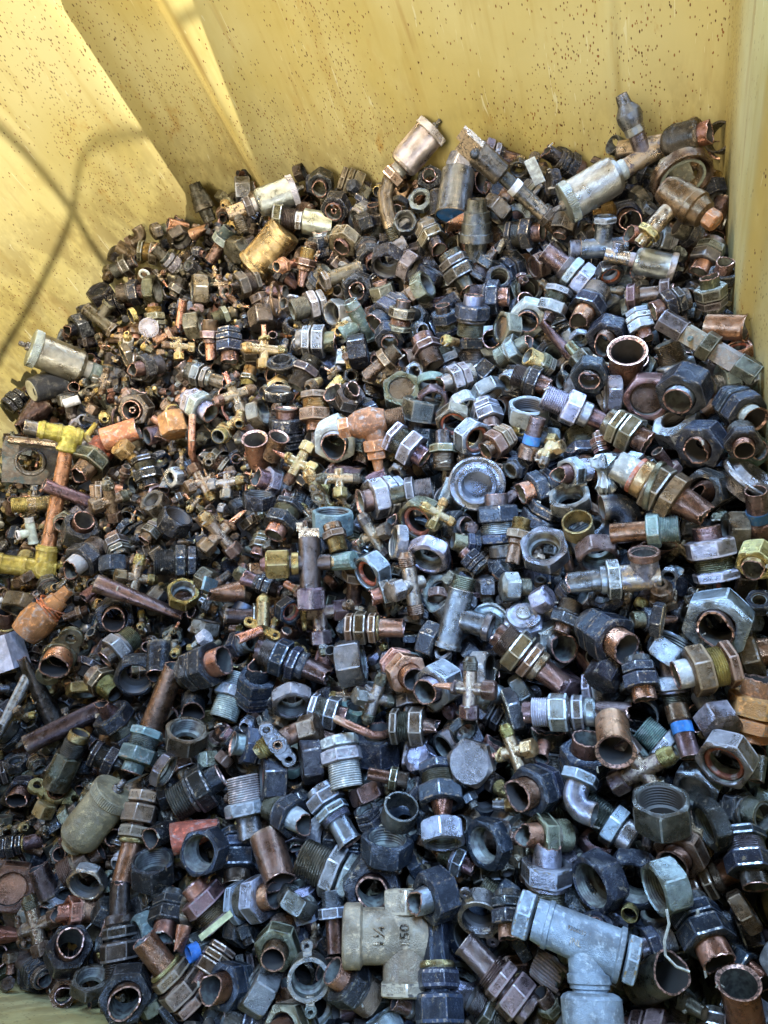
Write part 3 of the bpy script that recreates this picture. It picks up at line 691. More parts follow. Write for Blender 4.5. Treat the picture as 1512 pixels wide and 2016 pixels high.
def vent(label, x, y, D, ang, tilt, roll, tail, lift=.03, seed=1, st='g', **k):
    """tail: list of extra parts below the canister"""
    return custom('air_vent', label, 'air vent', x, y, D, ang, tilt, canister()+tail, lift, roll, seed=seed, **k)
def thr(z0, z1, r, n=6, loc=(0, 0, 0), rot=None): return move(thread(z0, z1, r, r*.7, n), loc, rot)
RY = rotm('Y', 90)
# the vent leaning on the left wall, with a long tee
vent('large silver air vent leaning on the left bin wall above the black knob', 112, 704, 68, 159, 8, 60,
     [('tee_body', teeb(-2.7, -.9, .25, -1.75, .75), 'g'), ('threaded_end', thr(.75, 1.2, .23, 6, (0, 0, -1.75), RY), 'g'), ('scale_collar', ring(-1.25, -.95, .275, .2, .03), 'v'), ('lower_collar', ring(-2.75, -2.4, .30, .2, .03), 'g')], lift=.035)
vent('silver air vent with knurled lid standing against the back wall above the ribbed brass canister', 545, 387, 54, 20, -5, 250,
     [('tee_body', teeb(-1.9, -.9, .26, -1.6, .3), 'd'), ('hex_collar', hexseg(-1.25, -.95, r=.33, rin=.2), 'd'), ('threaded_end', thr(.3, .75, .23, 5, (0, 0, -1.6), RY), 'o')], lift=.03)
custom('air_vent', 'shiny lidless air vent body right of the ribbed brass canister', 'air vent', 628, 440, 48, 352, 5,
     [('canister', lathe([(-.7, 0, 0, 0), (-.7, .3, 0, 0), (-.62, .5, 0, 0), (.55, .5, 0, 0), (.55, .46, 0, 1), (.0, .46, 0, 1), (0, 0, 0, 1)], closed=False), 'a'), ('hex_collar', hexseg(-.98, -.7, r=.33, rin=.2), 'a'), ('threaded_collar', thread(-1.5, -.98, .42, .3, 6), 'd'), ('hex_body', hexseg(-1.9, -1.5, r=.48, rin=.3), 'o')], lift=.0)
vent('matt silver air vent with its knurled lid against the lever handle of the long valve', 822, 290, 62, 47, -4, 300,
     [('tee_body', join(sweep([(0, 0, -.9), (0, 0, -1.3), (.15, 0, -1.7), (.5, 0, -2.0), (1.0, 0, -2.3)], .25, .05)), 'o'), ('threaded_end', move(thread(-.1, .4, .25, .18, 6), (1.02, 0, -2.3), rotm('Y', 118)), 'o'), ('hex_collar', hexseg(-1.3, -.98, r=.34, rin=.2), 'n')], lift=.045)
vent('silver air vent, lid to the lower left, its tee branch pointing up', 1163, 372, 76, 208, 12, 112,
     [('tee_body', teeb(-2.9, -.9, .24, -1.5, .75), 'g'), ('branch_collar', move(ring(.6, .85, .25, .15), (0, 0, -1.5), RY), 'b'), ('reducer_cone', move(lathe([(.8, .14, 0, 0), (.8, .26, 0, 0), (1.0, .31, 0, 0), (1.15, .30, 0, 0), (1.35, .17, 0, 0), (1.6, .14, 0, 0), (1.6, .1, 0, 1), (.8, .1, 0, 1)]), (0, 0, -1.5), RY), 'g'),
      ('hex_collar', hexseg(-2.55, -2.3, r=.3, rin=.2), 'g')], lift=.05)
vent('pale silver air vent with knurled lid and thin pin below the brown drum valve', 1290, 520, 52, 346, -2, 60,
     [('tee_body', teeb(-1.9, -.9, .26, -1.5, .5), 'b')], lift=.012)
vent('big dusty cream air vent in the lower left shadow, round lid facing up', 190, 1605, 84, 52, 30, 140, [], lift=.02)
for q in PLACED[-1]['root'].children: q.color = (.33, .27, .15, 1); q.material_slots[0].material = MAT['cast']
# drum valve and long valve along the back
custom('drum_valve', 'dark round drum valve with copper rimmed open end at the top right of the heap', 'valve', 1352, 273, 62, 10, 18,
     [('drum_body', lathe([(-.75, .3, 0, 0), (-.6, .46, 0, 0), (-.5, .5, 0, 0), (-.42, .5, 0, 0), (-.4, .54, 0, 0), (-.3, .54, 0, 0), (-.28, .52, 0, 0), (.2, .52, 0, 0), (.22, .55, 0, 0), (.34, .55, 0, 0), (.42, .46, 0, 0), (.42, .36, 0, 1), (-.7, .25, 0, 1)]), 'd'),
      ('pipe_stub', tube(.0, .72, .35, .03, 'torn', 8), 'c'), ('inner_pipe', tube(0, .55, .12, .03, 'cut', 2), 'cc'), ('inlet_pipe', move(sweep([(0, 0, -2.2), (0, 0, -.7)], .26, .05), (0, 0, 0), rotm('Y', -6)), 'g'), ('inlet_collar', ring(-1.5, -1.2, .33, .26, .03), 'n')], lift=.055)
custom('lever_valve', 'long brown valve with forked bolt head and white tape, by the back wall', 'valve', 1000, 356, 37, 139.5, 4,
     [('valve_stem', lathe([(-2.9, .40, 0, 0), (-.7, .42, 0, 0), (-.68, .36, 0, 0), (.5, .36, 0, 0), (.52, .30, 0, 0), (-2.9, .28, 0, 1)]), 'd'),
      ('fork_head', join(lathe([(.4, 0, 0, 0), (.4, .5, 0, 0), (.5, .62, 0, 0), (2.1, .66, 0, 0), (2.2, .6, 0, 0), (2.2, 0, 0, 0)], closed=False), box(-.2, .2, -.62, .62, 2.1, 3.2)), 'd'),
      ('lever_plate', box(-.42, -.22, -.4, .4, 2.3, 3.5), 'g'), ('pivot_bolt', move(disc(0, .85, .24, .06, .05), (0, 0, 2.25), rotm('Z', 30)@rotm('Y', 90)), 'k'),
      ('tape_band', ring(-.72, -.32, .44, .3, .02), 'W'), ('threaded_end', thread(-3.6, -2.9, .5, .32, 5), 'n'), ('hex_collar', hexseg(-3.0, -2.6, r=.5, rin=.3), 'd')], lift=.062, roll=230, rt=50)
custom('angle_valve', 'brown rusted drum valve with brass nozzle lying in front of the big ring, top right', 'valve', 1345, 395, 62, 325, 22,
     [('drum_body', lathe([(-.75, .30, 0, 0), (-.72, .42, 0, 0), (-.5, .5, 0, 0), (.25, .53, 0, 0), (.3, .56, 0, 0), (.52, .56, 0, 0), (.56, .5, 0, 0), (.85, .42, 0, 0), (.95, .25, 0, 0), (.95, 0, 0, 0), ], closed=False), 'n'),
      ('drum_back', disc(-.8, -.7, .4), 'n'), ('valve_cap', move(TCAP, (0, 0, 1.15), None, (.7, .7, .7)), 'r'),
      ('side_pipe', move(sweep([(0, 0, 0), (0, 0, 1.3)], .28, .05), (0, 0, -.15), rotm('Y', 90)), 'n'), ('brass_nozzle', move(join(hexseg(1.2, 1.45, r=.34, rin=.1), sweep([(0, 0, 1.4), (0, 0, 1.8)], .19, .05)), (0, 0, -.15), rotm('Y', 90)), 'y')], lift=.05, roll=165, rt=-15)
custom('flanged_ring', 'big brown ring with cream rim standing against the right corner, fittings inside it', 'ring', 1342, 350, 118, 300, 45,
     [('ring_body', lathe([(-.1, .5, 0, 0), (.05, .5, 0, 0), (.09, .48, 0, 0), (.09, .44, 0, 0), (.05, .42, 0, 0), (.0, .38, 0, 0), (.03, .36, 0, 0), (.03, .33, 0, 0), (-.12, .33, 0, 0)]), 'n'), ('cream_rim', ring(.03, .075, .375, .335, .01, 0), 'w')], lift=.035)
custom('tin_can', 'grey metal canister with a bright blue end facing down, behind the heap centre', 'canister', 896, 385, 66, 262, 28,
     [('can_body', lathe([(-.75, 0, 0, 0), (-.75, .46, 0, 0), (-.72, .5, 0, 0), (.58, .5, 0, 0), (.6, .52, 0, 0), (.64, .52, 0, 0), (.66, .49, 0, 0), (.60, .485, 0, 0), (.60, 0, 0, 0)], closed=False), 'g'), ('blue_end', disc(.59, .625, .48, .01), 'B'), ('end_nipple', disc(.62, .74, .07, .02), 'B', 1)], lift=.02)
custom('ribbed_canister', 'dull brass ribbed canister lying open end up beside the silver vents', 'canister', 532, 488, 68, 48, 12,
     [('canister', TPL and lathe([(-.78, .5, 0, 0), (-.74, .54, 0, 0), (-.6, .54, 0, 0), (-.56, .5, 0, 0), (-.2, .5, 0, 0), (-.19, .507, 0, 0), (-.17, .5, 0, 0), (.1, .5, 0, 0), (.11, .507, 0, 0), (.13, .5, 0, 0), (.35, .5, 0, 0), (.37, .515, 0, 0), (.52, .515, 0, 0), (.54, .5, 0, 0), (.66, .5, 0, 0), (.69, .47, 0, 0), (.69, 0, 0, 0)], closed=False), 'n')], lift=.012)
recol('canister', (.42, .29, .12))
custom('bronze_elbow_tee', 'rusty orange and purple bronze tee with male thread to the right, above centre', 'tee', 728, 832, 46, 12, 6,
     [('tee_body', join(sweep([(0, 0, -.9), (0, 0, -.5), (0, 0, .1), (0, 0, .7)], (.42, .62, .68, .45)), move(sweep([(0, 0, 0), (0, 0, .8)], (.6, .42)), (0, 0, .1), rotm('Y', 90))), 'r'), ('threaded_end', thread(.7, 1.5, .40, .28, 7), 'n'), ('left_hex', hexseg(-1.35, -.85, r=.42, rin=.25), 'r'), ('branch_nozzle', move(join(hexseg(.75, 1.25, r=.48, rin=.2), hexseg(1.25, 1.6, r=.38, rin=.2), sweep([(0, 0, 1.6), (0, 0, 2.2)], (.26, .18))), (0, 0, .1), rotm('Y', 94)), 'r')], lift=.032, roll=285, rt=0)
recol('tee_body', (.30, .13, .055))
# left side
custom('round_tag', 'round pale metal disc stamped with a ring of tiny marks, near the left wall', 'tag', 293, 645, 39, 270, 78,
     [('disc_body', disc(-.03, .03, .5, .01), 'a'), ('centre_dot', disc(.025, .045, .12, .01), 'W'), ('stamped_marks', join(*[move(box(-.018, .018, -.05, .05, 0, .02), (.37*math.cos(a), .37*math.sin(a), .027), rotm('Z', math.degrees(a)-90)) for a in np.linspace(.3, 5.6, 22)]), 'g')], lift=.022)
custom('control_knob', 'black round knob with a cream end label lying against the left wall', 'knob', 92, 760, 56, 200, 22,
     [('knob_body', lathe([(-.55, 0, 0, 0), (-.55, .5, 0, 0), (-.5, .52, 0, 0), (.5, .44, 0, 0), (.56, .40, 0, 0), (.56, 0, 0, 0)], closed=False), 'K'), ('end_label', disc(.55, .575, .37, .01), 'W'), ('label_mark', box(-.12, .12, -.27, -.2, .57, .585), 'K', 1), ('metal_rim', ring(-.66, -.54, .5, .3, .02), 'g')], lift=.02)
recol('end_label', (.55, .52, .36))
def plate_geo():
    v, f, mt = box(-.5, .5, -.42, .42, -.03, .03)
    n = 24; V = []; Fc = []
    sq = []
    for k in range(n):
        a = 2*math.pi*k/n; c, s = math.cos(a), math.sin(a); m = max(abs(c)/.5, abs(s)/.47); sq.append((c/m*(1+.03*math.sin(5*a)), s/m*(1+.02*math.sin(7*a))))
    for z in (-.035, .035):
        V += [(x, y, z) for x, y in sq]; V += [(.23*math.cos(2*math.pi*k/n), .23*math.sin(2*math.pi*k/n), z) for k in range(n)]
    for k in range(n):
        j = (k+1) % n
        Fc += [(k, j, n+j, n+k)[::-1], (2*n+k, 2*n+j, 3*n+j, 3*n+k), (k, 2*n+k, 2*n+j, j)[::-1], (n+k, n+j, 3*n+j, 3*n+k)[::-1]]
    return np.array(V), Fc, [0]*len(Fc)
custom('square_flange', 'square green-grey flange plate with a round hole showing a hexagon, at the left edge', 'flange', 60, 908, 100, 265, 70,
     [('plate', plate_geo(), 'v'), ('raised_ring', ring(.0, .07, .29, .235, .02), 'g'), ('top_lip', box(-.42, .42, .40, .47, -.02, .12), 'dc')], lift=.02, roll=355, rt=0)
recol('plate', (.12, .15, .14))
def barrel(x0, x1, z, r, beads=()):
    """a turned horizontal barrel along x at height z with raised bands"""
    P = [(x0, r*.7, 0, 0), (x0, r*.96, 0, 0)]
    for b0 in beads: P += [(b0-.12, r, 0, 0), (b0-.1, r*1.14, 0, 0), (b0+.1, r*1.14, 0, 0), (b0+.12, r, 0, 0)]
    P += [(x1, r*.97, 0, 0), (x1+.05, r*.8, 0, 0), (x1+.05, 0, 0, 0)]
    return move(lathe([(x0, 0, 0, 0)]+P, closed=False), (0, 0, z), rotm('Y', 90))
def upright(z0, z1, r, beads=()):
    P = [(z0, r*.9, 0, 0), (z0+.05, r, 0, 0)]
    for b0 in beads: P += [(b0-.12, r, 0, 0), (b0-.1, r*1.12, 0, 0), (b0+.1, r*1.12, 0, 0), (b0+.12, r, 0, 0)]
    P += [(z1-.05, r, 0, 0), (z1, r*.9, 0, 0), (z1, r*.5, 0, 0), (z0, r*.5, 0, 0)]
    return lathe(P)
custom('yellow_gas_tap', 'copper pipe with a yellow lever tap at each end lying upright at the left edge', 'valve assembly', 112, 985, 30, 80, 3,
     [('copper_pipe', upright(-3.4, 3.5, .46), 'c'), ('upper_tap', join(upright(3.2, 4.3, .6, (3.4,)), barrel(-1.9, .8, 4.35, .55, (-1.6, -.6, .5)), move(ring(-.3, .3, .62, .3), (0, 0, 4.35), rotm('X', 90))), 'Y'), ('upper_lever', join(move(sweep([(.5, .5, 4.5), (1.1, .6, 4.6), (1.5, .5, 5.5)], (.25, .22, .16)), (0, 0, 0)), sweep([(1.0, .5, 4.5), (1.9, .45, 3.7)], (.22, .18))), 'Y', 1),
      ('lower_tap', join(upright(-4.3, -3.0, .68, (-3.25,)), barrel(-2.9, .7, -4.6, .62, (-2.6, -1.2, .4)), move(disc(-.75, .75, .62, .1, .1), (0, 0, -4.6), rotm('X', 90))), 'Y'), ('lower_lever', join(sweep([(.2, .5, -4.4), (1.0, .7, -4.3), (1.2, .6, -4.9), (1.0, .4, -6.2)], (.3, .3, .24, .14)), sweep([(1.1, .6, -4.8), (2.0, .3, -5.7)], (.2, .12))), 'Y', 3), ('left_outlet', move(thread(-4.6, -2.9, .52, .36, 7), (0, 0, -4.6), rotm('Y', 90)), 'n'), ('upper_outlet', move(tube(-2.7, -1.9, .46, .06), (0, 0, 4.35), rotm('Y', 90)), 'g')], lift=.018, roll=352, rt=0)
recol('copper_pipe', (.42, .19, .09))
custom('yellow_nipple', 'yellow stained threaded nipple touching the copper pipe at the left edge', 'nipple', 62, 992, 32, 5, 5,
     [('threaded_end', join(thread(-1.1, -.2, .48, .35, 6), thread(.3, .9, .45, .35, 5)), 'y'), ('pipe_body', sweep([(0, 0, -.5), (0, 0, 1.6)], .43, .05), 'Y')], lift=.018)
custom('taped_reducer', 'orange rusty stepped fitting bound with red tape fibres below the lower yellow tap', 'adapter', 88, 1208, 64, 48, 10,
     [('cone_body', lathe([(-.85, .45, 0, 0), (-.4, .55, 0, 0), (.0, .52, 0, 0), (.15, .36, 0, 0), (.6, .30, 0, 0), (.62, .22, 0, 0), (1.0, .18, 0, 0), (1.0, .1, 0, 1), (-.85, .1, 0, 1)]), 'r'), ('tape_fibres', join(*[sweep([(.42*math.cos(a+k)*(1+.1*math.sin(3*a)), .42*math.sin(a+k), .12+.06*math.sin(2*a+k)+k*.05) for a in np.linspace(0, 6, 20)], .022, seg=6) for k in range(5)]), 's')], lift=.02)
recol('tape_fibres', (.7, .2, .06))
custom('oval_flange', 'brown oval two-hole flange with torn copper neck, at the lower left edge', 'flange', 118, 1292, 78, 245, 55,
     [('flange_plate', ear_plate(.42, 1.25, .3, .12, .14, .3), 'o'), ('torn_neck', tube(-.2, .5, .34, .035, 'torn', 3), 'cc'), ('rear_pipe', sweep([(0, 0, -.1), (-.2, 0, -.6), (-.9, 0, -.9)], .36, .05), 'g')], lift=.03, roll=62, rt=0)
custom('chrome_rod', 'chrome rod lying at the left edge beside the black crushed pipe', 'rod', 20, 1400, 24, 66, 5, [('rod_body', lathe([(-3.2, 0, 0, 0), (-3.2, .3, 0, 0), (1.5, .5, 0, 0), (3, .5, 0, 0), (3, 0, 0, 0)], closed=False), 'a'), ('rod_foot', move(disc(0, .5, .9, .1), (.9, 0, -1.6)), 'a')], lift=.02)
custom('plastic_block', 'white plastic block at the left edge above the chrome rod', 'block', 8, 1286, 70, 20, 30, [('block_body', deform_end(box(-.5, .5, -.45, .45, -.4, .4), -.4, .4, 1, wob=.05), 'W')], lift=.02)
custom('plastic_shard', 'white plastic strip standing behind the pipes near the back wall', 'plastic strip', 1052, 335, 22, 118, 20, [('strip_body', box(-.5, .5, -.06, .06, -1.3, 1.1), 'W')], lift=.03, roll=10)
custom('plastic_sleeve', 'small white plastic sleeve under the black knob by the left wall', 'sleeve', 141, 791, 30, 20, 5, [('sleeve_body', ring(-.5, .5, .3, .25, .02), 'W')], lift=.015)
custom('plastic_washer', 'small white washer among brown pipes high on the left side', 'washer', 284, 540, 22, 250, 50, [('washer_body', ring(-.12, .12, .5, .3, .04), 'W')], lift=.018)
# middle
custom('blanking_valve', 'large grey-blue valve with a bright brass hexagon cap on its left side, mid heap', 'valve', 610, 1108, 40, 92, 3,
     [('valve_body', join(sweep([(0, 0, -1.2), (0, 0, 1.3)], .52), sweep([(-1.2, 0, 0), (1.0, 0, 0)], .40)), 'p'), ('brass_cap', move(lathe([(.3, 0, 0, 0), (.3, .62, 0, 0), (.38, .68, 1, 0), (1.35, .68, 1, 0), (1.45, .6, 0, 0), (1.46, 0, 0, 0)], closed=False), (-.7, 0, 0), rotm('Y', -90)), 'y'),
      ('copper_tail', move(lathe([(1.4, .4, 0, 0), (1.7, .3, 0, 0), (1.8, 0, 0, 0)], closed=False), (-.7, 0, 0), rotm('Y', -90)), 'dc'), ('bottom_cap', lathe([(-2.3, 0, 0, 0), (-2.3, .6, 0, 0), (-2.2, .66, 1, 0), (-1.3, .66, 1, 0), (-1.2, .6, 0, 0), (-1.2, 0, 0, 0)], closed=False), 'p'),
      ('top_fork', join(box(-.5, .5, -.25, .25, 1.2, 1.7), box(-.6, -.3, -.2, .2, 1.6, 2.0)), 'n'), ('flare_end', move(flare(.9, 1.9, .3, .1), (0, 0, 0), rotm('Y', 90)), 'y'), ('brass_shoulder', move(ring(0, .35, .55, .3), (-.55, 0, 0), rotm('Y', -90)), 'y')], lift=.034, roll=2, rt=0)
recol('valve_body', (.17, .13, .11))
for q in PLACED[-1]['root'].children:
    if q.name.startswith('valve_body'): q.material_slots[0].material = MAT['alu']
custom('knurled_bush', 'small green-grey bush with notched round end right of the grey-blue valve', 'bush', 683, 1104, 36, 5, 35, [('bush_body', knurl(-.9, .5, .5, 14), 'v'), ('end_plug', disc(.51, .56, .13), 'd')], lift=.02)
custom('eared_valve', 'brass valve with two-hole ear bar and pink copper tail near the left centre', 'valve', 516, 1238, 30, 332, 5,
     [('ear_bar', move(ear_plate(.3, 1.9, .36, .17, .25, .2), (0, 0, 0), rotm('Y', 90)), 'y'), ('copper_tail', move(tube(0, 1.7, .3, .06, 'half', 6), (0, .1, 0), rotm('X', -125)), 'cc'), ('valve_body', sweep([(0, 0, 0), (-.2, -1.2, -.5), (-.4, -2.0, -.9)], .42), 'y'), ('flare_end', move(flare(0, 1.0, .48, .18), (-.35, -1.7, -.75), rotm('Z', -10)@rotm('X', 112)), 'y')], lift=.03, roll=60, rt=60)
custom('eared_valve', 'bronze valve whose pale two-hole ear plate faces up with a copper bore in the middle', 'valve', 547, 1465, 66, 262, 66,
     [('ear_plate', ear_plate(.30, 1.15, .23, .11, .16, .14), 'b'), ('copper_bore', ring(-.05, .09, .145, .09, .02), 'cc'), ('valve_body', sweep([(0, 0, -.1), (.1, .25, -.4), (.2, .7, -.45)], .3), 'n'), ('valve_cap', move(TCAP, (.3, .95, -.4), rotm('Z', -12)@rotm('X', -75)), 'n'), ('flare_end', move(flare(0, .6, .3, .1), (-.05, -.2, -.4), rotm('X', 75)), 'y')], lift=.035, roll=303, rt=0)
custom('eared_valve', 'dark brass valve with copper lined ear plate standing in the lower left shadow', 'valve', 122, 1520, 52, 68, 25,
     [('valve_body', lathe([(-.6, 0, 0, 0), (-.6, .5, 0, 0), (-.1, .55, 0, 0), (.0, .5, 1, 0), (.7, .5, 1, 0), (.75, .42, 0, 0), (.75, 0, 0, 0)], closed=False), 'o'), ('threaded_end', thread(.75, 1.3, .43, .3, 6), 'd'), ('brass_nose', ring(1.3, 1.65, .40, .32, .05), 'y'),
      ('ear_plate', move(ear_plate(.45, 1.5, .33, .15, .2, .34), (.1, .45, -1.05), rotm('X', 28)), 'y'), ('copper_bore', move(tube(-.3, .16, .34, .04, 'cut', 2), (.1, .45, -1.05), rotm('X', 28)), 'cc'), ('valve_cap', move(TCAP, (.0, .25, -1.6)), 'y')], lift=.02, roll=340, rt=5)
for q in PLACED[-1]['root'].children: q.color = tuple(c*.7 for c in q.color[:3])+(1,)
custom('bronze_tee', 'big bare bronze tee stamped 1¼ and 150 near the bottom of the photo', 'tee', 762, 1842, 104, 180, 0,
     [('tee_body', join(lathe([(-.95, .46, 0, 0), (-.9, .48, 0, 0), (.45, .48, 0, 0), (.5, .56, 0, 0), (.78, .56, 0, 0), (.82, .52, 0, 0), (.84, .40, 0, 0), (-.95, .38, 0, 1)]), move(sweep([(0, 0, 0), (0, 0, .92)], .43, .1), (0, 0, -.35), rotm('Y', 90)), move(hexseg(.3, .78, r=.40, rin=.2), (0, 0, -.35), rotm('Y', -90))), 'w'),
      ('branch_rim', move(hexseg(.72, .98, r=.46, rin=.33), (0, 0, -.35), rotm('Y', 90)), 'w')], lift=.012, roll=272, rt=0)
TEE = PLACED[-1]['root']
for q in TEE.children: q.color = (.34, .26, .16, 1); q.material_slots[0].material = MAT['cast']
# raised figures cast on the tee, reading upward in the photograph
def cast(s, size, zc, xc, rot):
    # letters drawn in the tangent plane of the barrel that faces the camera (local -y or +y)
    g = text_geo(s, size, .026, np.eye(3), (0, 0, 0)); v = g[0]
    side = TEE_SIDE
    P_ = np.stack([v[:, 0], v[:, 1], v[:, 2]], 1)
    ex = np.array([1, 0, 0.]) if rot else np.array([0, 0, 1.])
    # text runs along local -x (up in the image when x points down), its up is local +z (image left)
    X = -P_[:, 0]; Z = P_[:, 1]; D_ = P_[:, 2]
    ang_ = (X+xc)/.49; r_ = .489+D_
    return np.stack([r_*np.sin(ang_), side*r_*np.cos(ang_), Z+zc], 1), [f[::-1] for f in g[1]] if side < 0 else g[1], g[2]
yl = np.array(TEE.matrix_world.to_3x3().col[1]); TEE_SIDE = 1 if yl@(CAM-np.array(TEE.location)) > 0 else -1
for s_, size, zc in (('1¼', .29, .14), ('150', .25, -.33)):
    g = cast(s_, size, zc, .0, True); me = make_mesh('cast_figures', g); o = bpy.data.objects.new('cast_figures', me); col0.objects.link(o); o.parent = TEE; setcol(o, 'o', rs0, 0); o.color = (.05, .04, .03, 1)
# long hexagon toggle at the right wall
custom('toggle_bar', 'long brass bar of hexagon nut and square blocks sloping down to the right wall', 'toggle', 1388, 678, 46, 327, 5,
     [('bar_end', hexseg(-2.2, -1.0, r=.44, rin=.2), 'g'), ('square_block', box(-.35, .35, -.35, .35, -1.0, .0), 'w'), ('hex_nut', hexseg(-.15, .45, r=.56, rin=.2), 'o'), ('second_block', box(-.36, .36, -.36, .36, .45, 1.5), 'w'), ('tail_end', hexseg(1.5, 2.5, r=.44, rin=.2), 'g'), ('side_pin', move(disc(-.6, .6, .1), (0, 0, -.6), rotm('X', 90)), 'v')], lift=.035)
for q in PLACED[-1]['root'].children: q.color = tuple(c*.75 for c in q.color[:3])+(1,)
custom('ribbed_union', 'large bronze union with notched nuts and bare copper end at the right', 'union', 1312, 970, 84, 328, 8,
     [('union_nut', hexseg(-.45, -.05, r=.52, rin=.36), 'o'), ('notched_nut', lathe([(-.05, .44, 0, 0), (0, .52, 1, 0), (.3, .52, 1, 0), (.34, .46, 0, 0), (.34, .34, 0, 1), (-.05, .34, 0, 1)]), 'n'), ('brass_collar', ring(-.75, -.45, .46, .36, .04), 'y'), ('red_seal', ring(-.85, -.74, .45, .36, .02), 's'), ('pipe_stub', tube(.2, 1.0, .36, .035, 'half', 4), 'dc'), ('rear_stub', tube(-.7, -1.3, .37, .035, 'torn', 5), 'w'), ('broken_flange', move(ring(-.12, .02, .62, .4, .02), (0, 0, -.25), rotm('Y', 14)), 'o')], lift=.028)
custom('swept_tee', 'dark tee with pipe to the left and open copper rimmed branch up, right centre', 'tee', 1212, 1140, 58, 185, 5,
     [('tee_body', join(sweep([(0, 0, -1.4), (0, 0, .3)], .46, .06), move(tube(0, .85, .46, .06, 'bead', 2), (0, 0, -.95), rotm('Y', 90))), 'b'), ('hex_nut', hexseg(-.15, .3, r=.6, rin=.4), 'b'), ('collar', ring(.3, .5, .48, .4), 'b'), ('pipe_stub', tube(.3, 1.6, .38, .03, 'half', 12), 'g'), ('branch_rim', move(ring(.7, .95, .52, .42), (0, 0, -.95), rotm('Y', 90)), 'dc')], lift=.025, roll=80, rt=25)
custom('foil_scrap', 'crumpled silvery foil scrap beside the steel grey union, right of centre', 'foil', 1190, 930, 44, 95, 10, [('foil_body', (lambda g: (g[0]*(1+.35*np.sin(g[0][:, [1]]*31)*np.sin(g[0][:, [2]]*27)+.2*np.sin(g[0][:, [0]]*53)), g[1], g[2]))(move(lathe([(-.9, 0, 0, 0), (-.8, .25, 0, 0), (-.6, .42, 0, 0), (-.4, .3, 0, 0), (-.15, .22, 0, 0), (.1, .3, 0, 0), (.3, .5, 0, 0), (.5, .45, 0, 0), (.7, .3, 0, 0), (.85, 0, 0, 0)], closed=False))), 'a')], lift=.025)
custom('frayed_plug', 'bundle of frayed pale fibres packed round a fitting beside the pale tee, bottom right', 'packing', 1080, 1912, 54, 330, 15, [('plug_core', disc(-.55, .5, .42, .1), 'w'), ('fibres', join(*[sweep([(.45*math.cos(a), .45*math.sin(a), -.5), (.5*math.cos(a+.1), .5*math.sin(a+.1), 0), (.44*math.cos(a+.22), .44*math.sin(a+.22), .55+.1*math.sin(a*7))], .05, seg=6) for a in np.linspace(0, 6.1, 26)]), 'w')], lift=.0)
custom('paper_strip', 'curled white strip lying over the dark fittings at the bottom right', 'strip', 1325, 1858, 30, 60, 10, [('strip_body', (lambda p: sweep(p, .09, seg=4))([(1.5, .2, -.9+.0), (.7, .1, -1.1), (-.1, 0, -.9), (-.5, 0, -.2), (-.7, .2, .9), (-1.2, .2, 1.6)]), 'W')], lift=.045, roll=0)
recol('strip_body', (.6, .56, .45))
custom('blue_gasket_scrap', 'small pale blue scrap of plate left of the heap centre', 'scrap', 413, 1152, 44, 350, 30, [('scrap_plate', box(-.55, .55, -.3, .3, -.06, .06), 'v')], lift=.02, roll=20, rt=80)
recol('scrap_plate', (.20, .42, .48))
custom('yellow_shard', 'pale yellow plastic shard wedged on the ribbed union near the bottom left', 'shard', 425, 1822, 60, 35, 10, [('shard_body', box(-.1, .1, -.04, .04, -.6, .6), 'W')], lift=.035)
recol('shard_body', (.62, .60, .30))
# the big pale tee on its canister, bottom right
custom('great_tee', 'big pale blue-grey tee with a wide canister hanging below it, bottom right corner', 'tee', 1140, 1846, 84, 342, 0,
     [('tee_barrel', lathe([(-1.05, .38, 0, 0), (-1.05, .47, 0, 0), (-.8, .5, 0, 0), (-.78, .54, 0, 0), (-.68, .54, 0, 0), (-.66, .5, 0, 0), (.3, .52, 0, 0), (.85, .54, 0, 0), (.88, .6, 0, 0), (.98, .6, 0, 0), (1.0, .54, 0, 0), (1.0, .36, 0, 1), (-1.05, .36, 0, 1)]), 'b'),
      ('branch', move(lathe([(0, .46, 0, 0), (.65, .44, 0, 0), (.68, .49, 0, 0), (.85, .49, 0, 0), (.88, .45, 0, 0), (.95, .45, 0, 0), (.97, .40, 0, 0), (1.1, .40, 0, 0), (1.1, 0, 0, 0)], closed=False), (0, 0, .15), rotm('Y', 70)), 'b'), ('left_nut', hexseg(-1.5, -1.12, r=.52, rin=.36), 'b'),
      ('canister', move(lathe([(1.02, 0, 0, 0), (1.02, .5, 0, 0), (1.07, .62, 0, 0), (1.14, .68, 0, 0), (2.6, .66, 0, 0), (2.6, 0, 0, 0)], closed=False), (0, 0, .15), rotm('Y', 70)), 'b'), ('wrench_flat', move(box(-.2, .2, .1, .44, .86, 1.06), (0, 0, .15), rotm('Y', 70)), 'o'), ('right_nut', hexseg(1.05, 1.35, r=.5, rin=.3), 'b')], lift=.04, roll=252, rt=0, seed=4)
GT = PLACED[-1]['root']
for q in GT.children: q.color = (.30, .345, .37, 1) if q.name[:6] != 'wrench' else (.2, .14, .08, 1); q.material_slots[0].material = MAT['cast']
yl = np.array(GT.matrix_world.to_3x3().col[1]); side = 1 if yl@(CAM-np.array(GT.location)) > 0 else -1
